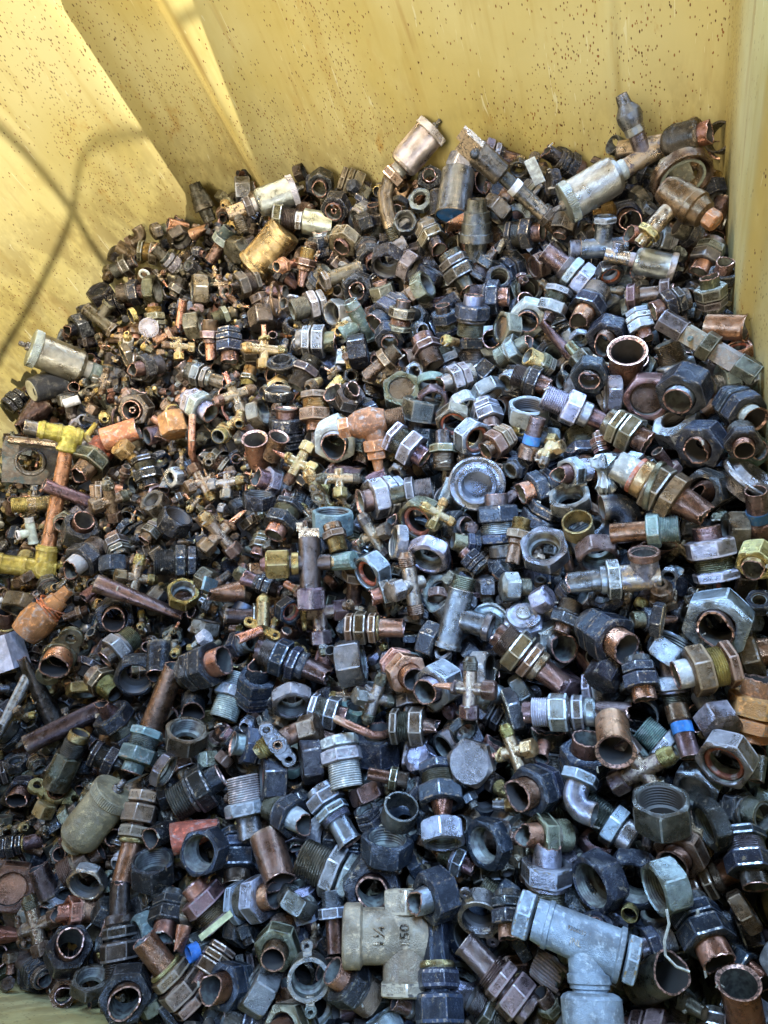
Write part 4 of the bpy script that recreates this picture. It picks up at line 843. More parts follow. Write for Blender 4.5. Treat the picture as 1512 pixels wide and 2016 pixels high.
for s_, size, zc, xc in (('9306050', .12, -.08, .12), ('JNL', .17, -.05, -.12)):
    g = text_geo(s_, size, .012, np.eye(3), (0, 0, 0)); v = g[0]
    a_ = (v[:, 1]*1+xc)/.52; r_ = .52+v[:, 2]
    gg = (np.stack([-r_*np.sin(a_), side*r_*np.cos(a_), v[:, 0]*1+zc], 1), g[1] if side < 0 else [f[::-1] for f in g[1]], g[2])
    me = make_mesh('cast_letters', gg); o = bpy.data.objects.new('cast_letters', me); col0.objects.link(o); o.parent = GT; setcol(o, 'b', rs0, 0); o.color = (.20, .24, .26, 1)

# ------------------------------------------------------------ fittings read off the photograph
VOX = .004; GX0, GY0, GZ0 = -.80, -.32, .40; GS = (310, 340, 110)
occ = np.zeros(GS, bool)
pth = np.array([p for p, i in SP])
def inside(x, y):
    """points inside the bin outline, kept a little off the wall"""
    n = len(pth); c = np.zeros(x.shape, bool); j = n-1
    for i in range(n):
        xi, yi = pth[i]; xj, yj = pth[j]
        hit = ((yi > y) != (yj > y)) & (x < (xj-xi)*(y-yi)/(yj-yi+1e-12)+xi); c ^= hit; j = i
    return c
gx, gy = np.meshgrid(GX0+VOX*(np.arange(GS[0])+.5), GY0+VOX*(np.arange(GS[1])+.5), indexing='ij')
INS = inside(gx, gy); occ[~INS] = True
def cyl_pts(T, n=170, seed=0):
    rs = np.random.RandomState(seed); lo, hi = T['lo'], T['hi']
    u = rs.rand(n); a = rs.rand(n)*6.283; r = np.sqrt(rs.rand(n))
    c = (lo+hi)/2; h = (hi-lo)/2
    return np.stack([c[0]+h[0]*r*np.cos(a)*.94, c[1]+h[1]*r*np.sin(a)*.94, lo[2]+(hi[2]-lo[2])*(.02+.96*u)], 1)
for cds in TPL.values():
    for k, T in enumerate(cds): T['vol'] = cyl_pts(T, 170, k); T['big'] = cyl_pts(T, 1500, k+50)
def vidx(P):
    i = np.floor((P-np.array([GX0, GY0, GZ0]))/VOX).astype(int)
    return np.clip(i[:, 0], 0, GS[0]-1), np.clip(i[:, 1], 0, GS[1]-1), np.clip(i[:, 2], 0, GS[2]-1)
def mark(P): occ[vidx(P)] = True
def frac(P): return occ[vidx(P)].mean()
CW = 7.0; DM = np.full((300, 220), 9.0)               # coarse depth of what already lies on top
def cells(P):
    x, y, d = project(P); i = np.clip((y/CW).astype(int), -1, 299); j = np.clip((x/CW).astype(int), -1, 219); return i, j, d
def splat(P, keep=None):
    i, j, d = cells(P); ok = (i >= 0) & (j >= 0); np.minimum.at(DM, (i[ok], j[ok]), d[ok])
for q in PLACED:
    # thicken the surface points so the volume is known
    c = q['pts'].mean(0); P = np.concatenate([q['pts'], q['pts']*.85+c*.15, q['pts']*.6+c*.4]); mark(P); splat(q['pts'])
ROWS = """rc 398 398 42 112 -5 d
f 467 436 28 230 50 o
f 447 401 22 200 60 o
e 278 470 32 30 20 n
c 228 502 32 150 10 d
ad 434 482 38 57 15 v v=0
u 330 512 34 140 10 g
n 354 468 44 300 40 d
pt 392 455 24 30 20 c
pt 350 448 26 170 10 c
us 262 576 44 10 20 k
nd 197 577 46 120 30 k
n 300 573 56 5 22 o
n 393 571 54 178 8 o
nc 155 645 48 200 20 k
t 195 628 34 320 20 o
r 262 622 32 200 15 y
p 356 620 16 80 10 c v=1
v 352 682 24 175 10 y r=270
n 383 640 50 10 20 o
ad 415 668 38 90 0 p
us 452 680 50 270 20 nv
ut 440 622 32 200 10 o
us 290 722 46 195 30 k
u 404 742 42 342 20 g
us 392 800 56 330 45 b v=1
ni 266 806 56 195 65 o
f 252 668 20 100 40 w
pt 62 818 48 230 10 p
c 135 790 36 100 10 g
c 182 806 22 60 10 n
f 205 820 24 280 70 y
v 462 778 34 200 20 o r=270
nc 632 362 46 250 62 k
ni 660 410 50 240 60 k
ad 600 525 36 78 0 n v=3
ad 562 522 28 190 50 c v=2
tr 543 590 70 5 15 n
r 641 561 36 250 60 y
nc 704 568 56 250 70 k
t 675 540 40 200 20 o
ut 608 603 52 195 15 g
c 517 628 50 280 35 d
n 762 515 60 260 52 k
n 806 525 54 330 25 g
nc 676 478 54 240 45 o
us 850 465 50 300 35 o v=5
c 715 440 36 200 20 k
nc 846 352 46 100 58 k
us 765 618 64 218 38 nv v=1
ad 806 585 46 36 10 n v=1
n 832 566 54 30 25 o
ut 842 690 52 295 25 p
t 712 635 40 120 20 v
f 684 646 38 200 50 w
us 622 672 58 0 10 g v=1
n 705 692 60 10 5 k
nc 767 665 52 270 55 nv
ad 752 715 42 40 8 n v=0
pt 672 788 40 140 40 g v=4
ut 600 735 50 240 15 d
f 618 757 30 210 50 y
f 661 757 28 40 10 y
n 548 775 56 90 20 k
n 509 815 54 20 30 o
nd 791 770 70 100 60 o
n 853 788 58 270 62 p
r 850 752 56 270 30 v
us 622 812 60 270 12 n v=0
v 520 688 34 175 15 y r=260
d 555 716 60 100 30 k
u 1110 318 44 150 20 k
n 1022 332 36 250 60 o
n 1088 362 50 180 20 k
n 978 412 56 230 15 o
c 1198 420 38 10 5 y
pt 898 440 28 200 20 c v=1
rc 938 452 66 90 10 g
us 1036 460 56 5 25 k v=0
us 958 520 46 60 5 k
us 902 532 58 300 10 d
us 965 585 58 0 10 nv v=6 p=c
us 929 620 62 85 10 nv v=6 p=b
ut 927 685 56 270 0 nv
nd 995 646 60 170 30 o
nc 1041 626 66 250 70 w
p 1095 668 24 132 5 p v=2
c 1142 704 42 310 20 g
f 886 672 26 170 30 y
us 875 628 46 100 20 nv
u 1125 535 60 142 -5 b v=0 p=p z=1.1
us 1160 600 64 238 38 nv v=2 p=c
nd 1058 525 46 200 30 p
t 1185 488 50 180 10 b r=90
u 1282 468 52 165 35 g v=2 p=c
us 1392 505 54 246 30 g v=1 p=c
us 1420 548 50 80 30 k v=5 p=p
nr 1200 538 48 290 45 k
e 1228 512 44 80 10 b
cu 1277 580 48 5 5 p p=p
nc 1195 664 70 248 60 nv
us 1262 640 48 290 25 b
pt 1430 645 50 355 15 c v=2
nr 1455 690 46 100 30 c
pt 1233 722 64 88 50 c v=2
nc 1161 741 66 260 62 nv
us 1045 748 54 340 10 k p=dc
ut 1062 714 44 150 25 o
nd 1275 782 84 260 72 p
n 1207 778 70 178 8 g
nc 1345 772 90 240 50 nv
ut 1328 715 64 110 10 b
us 1460 806 74 320 45 nv v=3 p=w
nc 1380 878 86 225 55 nv
us 1462 868 62 280 60 k p=c
ad 1145 812 62 155 5 b v=1 p=p z=1.35
us 1235 850 70 330 15 o v=1
nr 1052 790 64 80 50 k
n 1040 812 74 85 30 b
bt 1048 862 38 75 10 p
us 978 872 52 215 28 n v=3 p=n
v 1078 888 32 250 45 y r=30 v=3
d 939 951 112 265 72 b
us 1128 930 56 190 45 b
n 1122 985 78 100 38 g
us 1062 960 62 200 25 nv v=1 p=c
nr 893 830 64 260 60 o
n 914 798 54 300 45 w
us 960 818 54 290 35 b
nr 932 862 68 330 50 b
ut 873 890 50 270 10 o
us 805 880 66 325 18 b v=0
us 1238 925 66 345 20 b v=2
e 1237 1002 72 100 0 nv
r 1138 1037 60 100 52 y
n 1160 1055 84 115 25 b
n 1177 1090 78 280 38 p
n 1072 1083 88 100 55 b
ad 1270 1045 64 5 5 v v=0 p=c
us 1400 1088 84 100 5 b v=0 p=p
bt 1492 1010 48 95 35 p
d 1478 950 130 50 15 g
nc 1488 1105 66 250 50 y
p 140 975 28 158 10 p v=1
us 183 905 64 232 25 o v=2 t=s
c 245 887 38 135 25 y v=2
vc 218 985 36 100 30 n
nc 158 1042 62 70 50 k
us 168 1098 62 222 35 k p=w
n 344 1028 60 60 30 k
v 432 1052 42 130 20 n r=215 v=1
ut 347 1107 62 180 0 k t=k
vc 268 1138 36 80 10 n
n 361 1170 58 90 55 y
p 275 1180 36 338 5 p v=2 z=1.3
nc 228 1210 68 250 70 k
pt 445 1168 44 185 10 c v=1
n 225 1112 52 270 15 nv
t 62 1048 24 100 10 W
f 55 1092 38 240 50 n
c 30 1095 38 100 10 k
w 380 870 44 0 20 c
c 345 835 56 280 20 r
v 398 950 32 300 20 n r=180 v=1
v 447 950 30 10 30 g r=260 v=3
f 413 904 26 250 70 y
pt 238 855 46 20 10 r v=0
us 290 930 48 285 15 k
n 40 1190 62 250 20 n
ad 150 1208 24 20 10 n
nc 661 866 78 252 65 w
pt 506 888 44 100 42 c v=2
pt 542 880 36 70 35 n v=2
us 563 842 62 90 12 k
v 588 912 36 240 10 y r=0 v=1
v 630 972 40 120 10 y r=90 rt=-60 v=3
v 668 942 34 180 10 y r=270 v=2
us 555 1025 62 242 30 k v=0 p=c
n 655 1028 76 90 15 v
ut 660 1058 44 285 15 n
nr 732 1125 70 210 35 b
us 765 1168 48 195 5 g v=5 p=c
v 810 1152 50 100 10 g r=250 v=2
n 845 1092 78 250 40 b
nr 828 1022 80 215 50 o
vc 862 1012 30 150 20 y
us 750 980 72 192 18 b v=3
ut 815 968 54 10 5 g
pt 742 938 26 35 10 p v=1
v 735 1055 38 120 10 o r=330 v=4
n 785 1068 66 172 15 g
n 510 985 60 88 18 k
c 466 998 34 200 30 k
u 735 1236 60 0 8 n v=2 p=c t=y
v 628 1205 50 95 5 p r=350 rt=-10 v=3
u 580 1305 66 338 12 nv v=1 p=p z=1.1
n 691 1304 84 10 10 g
us 797 1322 72 320 60 c
nc 860 1350 80 208 45 b
us 505 1348 70 80 40 nv
ut 455 1372 66 250 10 w
n 575 1380 76 272 40 g
us 648 1402 58 345 10 b v=0
vc 738 1375 40 70 20 g
us 815 1430 68 0 10 o v=4
w 712 1435 48 70 20 c
nc 745 1468 78 92 22 nv
ut 675 1498 76 280 8 w
us 497 1470 66 170 15 nv
n 612 1494 84 188 5 k
nr 535 1530 86 180 8 k
ut 484 1582 76 100 0 w
us 565 1603 70 330 38 nv p=w
u 655 1598 68 302 12 b v=0
r 787 1600 70 72 52 g v=1
us 868 1560 84 275 25 nv v=4 p=c
n 872 1640 80 275 20 b
c 829 1495 56 150 45 b
ad 765 1530 40 350 5 o
hx 932 1500 84 200 72 g
v 925 1355 46 88 10 p r=0 v=1
v 1012 1480 42 110 10 y r=330 v=4
n 1010 1400 84 196 5 k
u 1140 1402 66 2 5 b v=1 p=p t=w z=1.45
pt 1208 1450 66 275 55 c v=2
us 1150 1500 86 80 38 nv
us 1055 1555 88 200 50 nv v=1 p=c
us 1195 1252 90 328 45 nv v=1 p=cc
u 1045 1300 76 322 0 n v=1 t=n z=1.0
c 1190 1328 60 240 30 k
c 1110 1348 58 60 15 p
t 895 1215 66 75 5 g r=10 v=0
d 968 1222 80 240 60 b
d2 1031 1216 74 90 50 b
c 1005 1155 52 180 20 g v=1
c 960 1152 44 90 20 g
c 1068 1180 44 30 30 b
us 1115 1215 52 250 10 k
f 1305 1172 50 100 55 n
n 1295 1220 64 350 5 nv
n 1325 1280 88 60 15 b
nc 1412 1228 116 250 66 b
us 1385 1318 90 195 15 n v=0 p=w
us 1470 1290 84 15 5 n v=2 p=c t=y
us 1325 1350 62 100 5 b v=2
bt 1345 1440 46 283 15 p
us 1262 1335 64 280 15 nv v=1 p=c
c 1410 1415 74 300 35 b
us 1487 1395 92 80 15 r v=1
ut 1300 1462 66 140 0 b t=v
nr 1430 1495 96 240 50 g
nd 1372 1550 82 240 48 b
vc 1265 1515 56 30 20 p
e 1128 1578 66 250 10 b
ut 1200 1620 74 145 -5 b z=1.1
us 1075 1645 74 183 35 o v=2 p=c
n 1303 1598 104 92 38 g
us 1345 1672 88 235 45 n v=3
n 1402 1622 88 200 22 k
us 1076 1725 88 85 22 b
n 1180 1735 100 208 38 nv
n 1250 1730 104 250 55 nv
n 1312 1745 92 200 25 b
us 1475 1692 84 280 20 nv
u 1392 1728 80 22 5 n v=1
us 1385 1832 94 295 25 nv v=1 p=c
n 1465 1795 74 30 5 n
us 1290 1858 56 200 15 nv
pt 1290 1928 78 25 55 o v=0
pt 1462 1975 72 95 50 c v=2
us 1452 1900 74 330 20 nv p=c
r 1240 1797 32 250 60 y
er 945 1793 84 262 45 g r=110
nc 853 1765 88 200 28 nv
n 962 1660 90 200 45 nv
us 900 1692 52 335 10 b
us 1002 1800 64 272 12 k v=1 p=c
u 862 1925 84 92 -5 nv v=2 p=nv z=1.5
u 985 1930 78 138 0 p v=0 z=1.2
nc 733 1747 104 272 70 k
n 762 1668 92 85 30 nv
n 812 1690 84 30 5 nv
ad 657 1813 54 95 0 b v=0
us 548 1858 78 250 55 o v=6
n 585 1775 72 60 12 g
er 608 1918 84 270 65 g r=95
us 503 1770 78 8 42 b v=0 p=c
us 452 1940 78 188 48 nv v=5 p=c
us 692 1938 84 148 32 k p=c
n 512 1950 82 150 10 g
us 468 1690 82 270 20 nv p=n
pt 537 1690 66 290 25 n v=0
u 265 1640 62 258 5 n v=2 p=c z=1.4
nd 22 1747 84 250 74 n p=c
n 172 1735 70 240 42 g
n 302 1712 80 98 38 k
us 148 1795 54 182 18 c
v 70 1822 44 110 10 n r=20
nc 135 1870 78 80 70 k
u 236 1832 66 95 0 d v=1 z=1.3
n 178 1935 68 90 40 d
nc 248 1958 88 260 70 k
u 335 1918 78 132 10 n v=2 p=c z=1.1
pt 320 1640 42 200 40 k v=0
pt 385 1640 60 12 5 s v=1
n 403 1675 80 200 58 nv
us 405 1778 74 130 5 p v=0
n 285 1835 64 200 20 v
us 330 1800 64 260 25 k p=c
pt 357 1848 30 258 5 c v=1
r 380 1875 34 200 20 B v=1
p 132 1428 38 25 5 p v=0 z=1.1
p 76 1360 38 118 5 d v=2
ut 205 1345 54 320 35 n
n 268 1328 74 260 60 k
us 235 1275 58 220 15 g
p 313 1392 46 70 22 n v=1
us 275 1480 66 250 5 v v=0
pt 312 1300 46 270 30 k v=0
us 402 1312 80 18 42 k v=1 p=c
pt 380 1380 48 270 50 k v=0
n 367 1450 78 85 40 o
us 358 1505 50 292 20 n
us 390 1555 82 30 8 k
c 400 1258 30 40 30 w
f 347 1283 22 240 60 y
n 322 1515 62 330 20 g
us 228 1418 68 130 20 k
c 212 1458 36 200 10 n
w 240 1400 40 100 10 n
c 400 560 34 20 20 g
us 540 455 40 200 10 g
n 590 340 30 20 20 o
us 1150 470 42 40 20 d
us 1080 430 36 300 20 o
nc 1110 445 44 250 20 d
us 740 430 44 100 20 d
us 790 620 46 80 10 o
n 250 700 44 200 10 d
ad 330 660 24 30 10 n
us 480 560 46 200 20 d
c 470 490 46 210 40 d
us 500 700 44 100 20 d
nc 690 780 50 70 50 d
us 900 745 52 200 20 g
n 960 770 60 300 25 b
us 1010 690 52 30 20 g
us 1090 600 52 250 10 g
us 1320 600 54 200 20 k
us 1400 580 54 100 20 g
us 1440 745 64 200 20 b
us 245 525 38 30 15 d
us 300 498 40 350 10 o
n 272 498 36 200 20 d
c 330 478 30 100 20 k
pt 250 495 26 330 10 n
us 345 448 34 60 10 d
c 308 455 28 200 20 o
f 215 540 26 250 40 o
n 170 612 36 100 20 d
us 235 598 38 20 10 k
"""
nrow = 0
rows = [l.split() for l in ROWS.strip().splitlines()]
def near_ok(row): return True
for row in rows:
    code = row[0]; x, y, D, ang, tilt = map(float, row[1:6]); st = row[6]
    kw = dict(a.split('=') for a in row[7:]); nrow += 1; rs = random.Random(nrow*13)
    var = int(kw['v']) if 'v' in kw else rs.randrange(len(TPL[code])); T = TPL[code][var % len(TPL[code])]
    roll = float(kw.get('r', ang+90+rs.uniform(-40, 40))); rt = float(kw.get('rt', 15))
    best = None
    for lift in (.010, .004, .016, -.004, .022, -.012, -.020, .028, -.028):
        P, t, Rm = frame(x, y, ang, tilt, lift, roll, rt); s = D*t/F*np.array([1, 1, float(kw.get('z', 1))])
        f = frac(P+(T['vol']*s)@Rm.T)+abs(lift-.008)*5
        if best is None or f < best[0]: best = (f, P, t, Rm, s)
    f, P, t, Rm, s = best
    over = {k: kw[a] for k, a in (('p', 'p'), ('t', 't')) if a in kw}
    root = place(code, var, P, Rm, s, st, nrow*7, over)
    W = P+(T['big']*s)@Rm.T; mark(W); splat(W[:500])
    reg(root, P+(T['pts']*s)@Rm.T, code, x, y, st, D)
# ------------------------------------------------------------ the rest of the heap: fittings packed into the gaps, near the surface first
rs = random.Random(77); nrs = np.random.RandomState(77)
MIXR = [('n', 16), ('nc', 12), ('us', 30), ('u', 8), ('ut', 10), ('ad', 8), ('c', 8), ('pt', 5), ('nd', 3), ('e', 3), ('f', 4), ('r', 3), ('v', 5), ('t', 2), ('nr', 2)]
MIXL = [('n', 8), ('nc', 6), ('us', 14), ('u', 3), ('ut', 6), ('ad', 9), ('c', 10), ('pt', 7), ('p', 1), ('e', 2), ('f', 14), ('r', 3), ('v', 22), ('vc', 7), ('t', 2), ('w', 3)]
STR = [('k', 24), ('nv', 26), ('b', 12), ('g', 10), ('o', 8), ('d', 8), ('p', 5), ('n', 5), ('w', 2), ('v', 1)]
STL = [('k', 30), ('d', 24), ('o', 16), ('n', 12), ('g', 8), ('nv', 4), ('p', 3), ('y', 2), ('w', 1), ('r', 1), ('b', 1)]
def pick(m):
    t = sum(b for a, b in m)*rs.random()
    for a, b in m:
        t -= b
        if t <= 0: return a
    return m[-1][0]
FILL = []
def try_fill(top, n, maxocc, tries=5, small=1.0, occl=.10):
    global DM
    for _ in range(n):
        x, y = rs.uniform(-60, 1570), rs.uniform(250, 2070)
        P0, t0 = at_surf(x, y, top)
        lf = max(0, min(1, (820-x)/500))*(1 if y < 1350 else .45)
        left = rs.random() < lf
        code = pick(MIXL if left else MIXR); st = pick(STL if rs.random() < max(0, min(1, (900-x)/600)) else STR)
        base = {'v': .0135, 'vc': .0125, 'f': .013, 'c': .020, 'p': .011, 'pt': .017, 'w': .014, 'r': .026, 'ad': .021, 't': .018, 'e': .019}.get(code, .0275 if left else .0300)
        if code in ('pt', 'p', 'w'): st = rs.choice(['dc', 'n', 'p', 'c', 'g', 'k'])
        if code in ('v', 'vc', 'f') and st in ('k', 'nv'): st = rs.choice(['o', 'n', 'g'])
        s = base*rs.uniform(.75, 1.2)*(1.0 if not left else .88)*small
        var = rs.randrange(len(TPL[code])); T = TPL[code][var]
        best = None
        for k in range(tries):
            dz = -rs.uniform(0, .014); P = P0+np.array([0, 0, dz])
            q = nrs.randn(4); q /= np.linalg.norm(q)
            Rm = np.array(Matrix(((1-2*(q[2]**2+q[3]**2), 2*(q[1]*q[2]-q[3]*q[0]), 2*(q[1]*q[3]+q[2]*q[0])), (2*(q[1]*q[2]+q[3]*q[0]), 1-2*(q[1]**2+q[3]**2), 2*(q[2]*q[3]-q[1]*q[0])), (2*(q[1]*q[3]-q[2]*q[0]), 2*(q[2]*q[3]+q[1]*q[0]), 1-2*(q[1]**2+q[2]**2)))))
            if abs(Rm[2, 2]) > .75 and code not in ('n', 'nc', 'nd', 'r', 'c') and k < 3: continue
            W = P+(T['vol']*s)@Rm.T
            f = occ[vidx(W)].mean()
            if f > maxocc: continue
            i, j, d = cells(W); ok = (i >= 0) & (j >= 0)
            oc = (DM[i[ok], j[ok]] > d[ok]+.002).mean()*0+((DM[i[ok], j[ok]] < 8) & (DM[i[ok], j[ok]] > d[ok]+.004)).mean() if ok.any() else 0
            if oc > occl: continue
            if best is None or f < best[0]: best = (f, P, Rm, W)
        if best is None: continue
        f, P, Rm, W = best; mark(P+(T['big']*s)@Rm.T)
        FILL.append(dict(code=code, var=var, P=P, Rm=Rm, s=s, st=st, W=W, pts=P+(T['pts']*s)@Rm.T))
try_fill(.010, 900, .06)
try_fill(.008, 2200, .05, small=.6)
for top, n, mo in ((.006, 2600, .10), (-.006, 2600, .12), (-.018, 2600, .14), (-.030, 2000, .16), (-.046, 1400, .2)):
    try_fill(top, n, mo)
# which of them can be seen: nearest surface point in every cell of a fine grid
CF = 5.0; H, Wd = int(2016/CF), int(1512/CF); ZB2 = np.full((H, Wd), 9.0); ID = np.full((H, Wd), -1)
def fine(P, k):
    x, y, d = project(P); i = (y/CF).astype(int); j = (x/CF).astype(int); ok = (i >= 0) & (j >= 0) & (i < H) & (j < Wd)
    for a, b_, z in zip(i[ok], j[ok], d[ok]):
        if z < ZB2[a, b_]: ZB2[a, b_] = z; ID[a, b_] = k
for k, q in enumerate(PLACED): 
    if q['code'] == 'x': fine(q['pts'], 100000+k)
    else: fine(q['pts'], 100000+k)
for k, q in enumerate(FILL):
    T = TPL[q['code']][q['var']]; fine(q['P']+(T['big'][:320]*q['s'])@q['Rm'].T, k)
for k, row in enumerate([q for q in PLACED if q['code'] != 'x']): pass
cnt = np.bincount(ID[(ID >= 0) & (ID < 100000)], minlength=len(FILL))
percode = {}
order = sorted(range(len(FILL)), key=lambda k: -cnt[k])
heroes = {}
for q in PLACED: heroes[q['code']] = heroes.get(q['code'], 0)+1
stuff = []
for k in order:
    q = FILL[k]; c = q['code']; nmax = 280-heroes.get(c, 0)
    if cnt[k] >= 13 and percode.get(c, 0) < nmax:
        percode[c] = percode.get(c, 0)+1
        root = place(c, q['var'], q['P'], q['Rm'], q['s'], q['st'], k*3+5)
        x, y, d = project(q['P']); reg(root, q['pts'], c, float(x), float(y), q['st'], q['s']*F/float(d), hero=False)
    else: stuff.append(q)
# the deep mass nobody could count: one object
Vs = []; Fs = []; off = 0; cols = []
for k, q in enumerate(stuff):
    T = TPL[q['code']][q['var']]
    for pn, me, role in T['parts']:
        v = np.empty(len(me.vertices)*3); me.vertices.foreach_get('co', v); v = v.reshape(-1, 3)
        v = q['P']+(v*q['s'])@q['Rm'].T; Vs.append(v); Fs += [tuple(i+off for i in p.vertices) for p in me.polygons]
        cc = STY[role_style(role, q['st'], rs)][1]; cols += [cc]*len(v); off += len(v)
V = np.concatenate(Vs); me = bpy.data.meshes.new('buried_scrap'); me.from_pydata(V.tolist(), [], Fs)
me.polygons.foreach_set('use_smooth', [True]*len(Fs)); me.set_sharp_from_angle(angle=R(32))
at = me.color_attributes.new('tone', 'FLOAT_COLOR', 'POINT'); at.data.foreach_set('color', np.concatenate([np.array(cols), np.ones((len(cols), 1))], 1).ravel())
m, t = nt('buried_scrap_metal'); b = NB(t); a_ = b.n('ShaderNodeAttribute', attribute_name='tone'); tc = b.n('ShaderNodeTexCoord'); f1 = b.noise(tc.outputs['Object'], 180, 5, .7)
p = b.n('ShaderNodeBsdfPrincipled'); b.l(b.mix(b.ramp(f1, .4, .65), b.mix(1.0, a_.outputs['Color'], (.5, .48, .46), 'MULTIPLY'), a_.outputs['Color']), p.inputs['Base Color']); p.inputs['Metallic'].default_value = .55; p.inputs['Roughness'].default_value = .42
o_ = b.n('ShaderNodeOutputMaterial'); b.l(p.outputs[0], o_.inputs[0]); me.materials.append(m)
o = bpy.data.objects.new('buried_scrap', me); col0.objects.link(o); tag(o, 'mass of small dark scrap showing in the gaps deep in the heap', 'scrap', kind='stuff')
# a dark uneven sheet closes the bottom of the gaps
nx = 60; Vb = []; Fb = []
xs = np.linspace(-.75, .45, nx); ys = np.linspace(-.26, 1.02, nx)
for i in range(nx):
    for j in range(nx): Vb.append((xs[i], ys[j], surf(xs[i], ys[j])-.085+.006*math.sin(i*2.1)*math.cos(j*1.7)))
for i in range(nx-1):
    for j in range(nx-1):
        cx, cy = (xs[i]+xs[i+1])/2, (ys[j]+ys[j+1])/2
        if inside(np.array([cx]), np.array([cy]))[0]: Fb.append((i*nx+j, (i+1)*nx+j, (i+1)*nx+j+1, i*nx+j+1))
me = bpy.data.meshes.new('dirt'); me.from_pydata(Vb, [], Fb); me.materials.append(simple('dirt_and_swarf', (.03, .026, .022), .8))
o = bpy.data.objects.new('dirt', me); col0.objects.link(o); tag(o, 'dark uneven sheet at the bottom of the gaps', 'dirt', kind='stuff')
# swarf and grit lying on the fittings and along the walls
Vg = []; Fg = []
src = [q for q in PLACED if q['code'] != 'x']
for k in range(1500):
    q = src[rs.randrange(len(src))]; p0 = q['pts'][rs.randrange(len(q['pts']))]
    if p0[2] < surf(p0[0], p0[1])-.004: continue
    r_ = rs.uniform(.0006, .0017); o_n = len(Vg); a0 = rs.uniform(0, 6.28); el = rs.uniform(1, 2.6); zz = p0[2]+.0006
    ca, sa = math.cos(a0), math.sin(a0)
    for (ux, uy, uz) in ((-el, -.6, 0), (el, -.5, 0), (el*.7, .7, 0), (-el*.8, .6, 0), (0, 0, .9)): Vg.append((p0[0]+r_*(ux*ca-uy*sa), p0[1]+r_*(ux*sa+uy*ca), zz+r_*uz))
    Fg += [(o_n, o_n+1, o_n+4), (o_n+1, o_n+2, o_n+4), (o_n+2, o_n+3, o_n+4), (o_n+3, o_n, o_n+4), (o_n+3, o_n+2, o_n+1, o_n)]
me = bpy.data.meshes.new('swarf'); me.from_pydata(Vg, [], Fg); me.materials.append(simple('pale_grit', (.34, .29, .21), .7))
o = bpy.data.objects.new('swarf', me); col0.objects.link(o); tag(o, 'pale grit and metal swarf scattered over the fittings', 'grit', kind='stuff')
print('FILL', len(FILL), 'shown', sum(percode.values()), 'stuff', len(stuff), 'placed', len(PLACED), percode)

# ------------------------------------------------------------ labels: look first, then the landmark it lies beside
LM = [(939, 951, 'the round grey dish cap'), (112, 704, 'the large silver vent by the left wall'), (545, 387, 'the silver vent at the back wall'), (822, 290, 'the vent beside the long lever valve'),
 (1163, 372, 'the silver vent with upright branch'), (1300, 518, 'the pale vent under the drum valve'), (186, 1610, 'the cream vent in the shadow'), (1352, 273, 'the top right drum valve'), (1000, 356, 'the long lever valve'),
 (896, 385, 'the can with the blue end'), (532, 488, 'the ribbed brass canister'), (293, 645, 'the round pale tag'), (92, 760, 'the black knob'), (60, 908, 'the square flange'), (112, 985, 'the pipe with yellow taps'),
 (88, 1208, 'the orange taped reducer'), (118, 1292, 'the oval flange'), (612, 1108, 'the valve with bright brass cap'), (516, 1238, 'the brass ear bar'), (547, 1465, 'the pale ear plate'), (775, 1845, 'the tee stamped 150'),
 (1388, 678, 'the long toggle bar'), (1312, 970, 'the large bronze union'), (1212, 1140, 'the tee with upright branch'), (1190, 930, 'the crumpled foil'), (1145, 1850, 'the big pale tee'), (1080, 1912, 'the frayed packing'),
 (730, 820, 'the rusty orange bronze elbow tee'), (662, 868, 'the big pale rimmed nut'), (932, 1500, 'the big hexagon plug head'), (945, 1795, 'the lugged ring'), (608, 1918, 'the lower lugged ring'), (862, 1925, 'the upright union with brass ring'),
 (745, 1236, 'the union with flared copper pipe'), (1140, 1402, 'the long union with pale band'), (1412, 1228, 'the big nut at the right edge'), (1345, 1440, 'the blue banded pipe'), (1048, 862, 'the small blue banded pipe'), (265, 1640, 'the upright copper ended union'),
 (275, 1180, 'the long crushed pipe'), (132, 1428, 'the bare brown pipe'), (828, 1022, 'the nut with red seal ring'), (580, 1305, 'the long purple union'), (1275, 782, 'the big blanked nut'), (400, 1312, 'the nut with square torn pipe'),
 (675, 1498, 'the pale threaded union'), (895, 1215, 'the dusty grey tee'), (1487, 1395, 'the rusty union at the right edge'), (939, 640, 'the upright black union'), (400, 1000, 'the eared brass valves'), (20, 1747, 'the blanked nut at the left edge'),
 (1125, 535, 'the crusted long union'), (485, 1582, 'the pale threaded stub'), (1128, 1578, 'the grey elbow')]
DIRS = ['right of', 'upper right of', 'above', 'upper left of', 'left of', 'lower left of', 'below', 'lower right of']
def pose(q):
    if q['code'] == 'x': return ''
    z = np.array(q['root'].matrix_world.to_3x3().col[2]); z /= np.linalg.norm(z); c = z@M
    v = CAM-np.array(q['root'].matrix_world.translation); v /= np.linalg.norm(v); k = z@v
    if k > .75: return 'facing up'
    if k < -.75: return 'face down'
    a = math.degrees(math.atan2(c[1], c[0])) % 360
    return ['pointing right', 'pointing up right', 'pointing up', 'pointing up left', 'pointing left', 'pointing down left', 'pointing down', 'pointing down right'][int((a+22.5)//45) % 8]
seen = {}
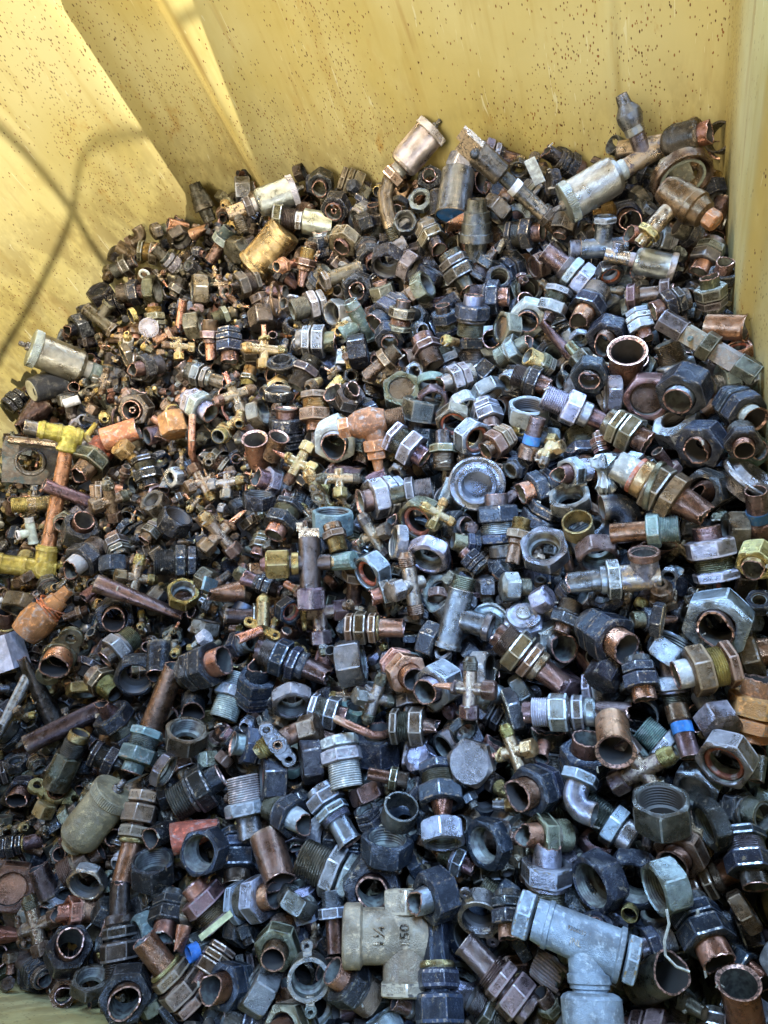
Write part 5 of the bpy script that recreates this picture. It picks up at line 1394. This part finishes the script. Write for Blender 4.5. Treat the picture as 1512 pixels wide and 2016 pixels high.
def describe(q, rank=0, second=False):
    x, y = q['x'], q['y']; L = sorted(LM, key=lambda m: (m[0]-x)**2+(m[1]-y)**2)
    L = [m for m in L if (m[0]-x)**2+(m[1]-y)**2 > 120]; m = L[rank]
    a = math.degrees(math.atan2(-(y-m[1]), x-m[0])) % 360; d = math.hypot(x-m[0], y-m[1])
    rel = DIRS[int((a+22.5)//45) % 8]
    if d < 55: rel = 'touching, '+rel if False else 'just '+rel
    elif d > 150: rel = 'well '+rel
    sz = 'small ' if q['D'] < 36 and q['code'] not in ('v', 'vc') else ('large ' if q['D'] > 84 else '')
    return f"{sz}{COLW.get(q['st'], 'dark copper')} {WORD[q['code']]} {pose(q)}, {rel} {m[2]}"
todo = [q for q in PLACED if q['code'] != 'x']
groups = {}
for q in todo: groups.setdefault(describe(q), []).append(q)
def uniq(lbl):
    return lbl not in seen
for lbl, qs in groups.items():
    if len(qs) == 1: qs[0]['label'] = lbl
    else:
        for q in qs:
            alt = describe(q, 1)
            q['label'] = None
            for cand in (alt, describe(q, 2), describe(q, 3)):
                if cand not in groups and cand not in seen: q['label'] = cand; break
            if q['label'] is None:
                q['label'] = lbl+', number %d' % (qs.index(q)+1)
            seen[q['label']] = 1
    for q in qs: seen[q['label']] = 1
def shorten(s):
    s = s.replace(' ,', ',')
    for a, b_ in ((' with torn pipe inside', ' with torn pipe'), (' with pipe stub', ''), (' on pipe', ''), (' with a nut at each end', ' with two end nuts'), (' with two lugs', ''), (' long bare pipe', ' long pipe'), ('pointing', 'aimed'), ('the ', ''), ('well ', ''), ('upper ', ''), ('lower ', ''), (' by left wall', ''), (' at right edge', ''), (' under drum valve', ''), (' with brass ring', ''), (' with square torn pipe', ' with square pipe'), ('nut with thin pipe inside its pipe', 'nut with inner pipe')):
        if len(s.split()) <= 16: break
        s = s.replace(a, b_) if a != 'the ' else s.replace(' the ', ' ')
    w_ = s.split()
    if len(w_) > 16: i = w_.index('aimed') if 'aimed' in w_ else 3; w_ = w_[:i]+w_[i+len(w_)-16:]
    return ' '.join(w_)
fin = {}
for q in todo:
    s_ = shorten(q['label'])
    if s_ in fin: fin[s_] += 1
    else: fin[s_] = 1
    q['label'] = s_
print('dup', sum(v-1 for v in fin.values()), 'long', [s_ for s_ in fin if len(s_.split()) > 16][:5], 'numbered', sum('number' in s_ for s_ in fin), len(todo))
for q in PLACED:
    if q['code'] == 'x' and len(q['label'].split()) > 16: print('LONG', q['label'])
for q in todo: tag(q['root'], q['label'], KIND[q['code']][1], GROUP.get(q['code']))
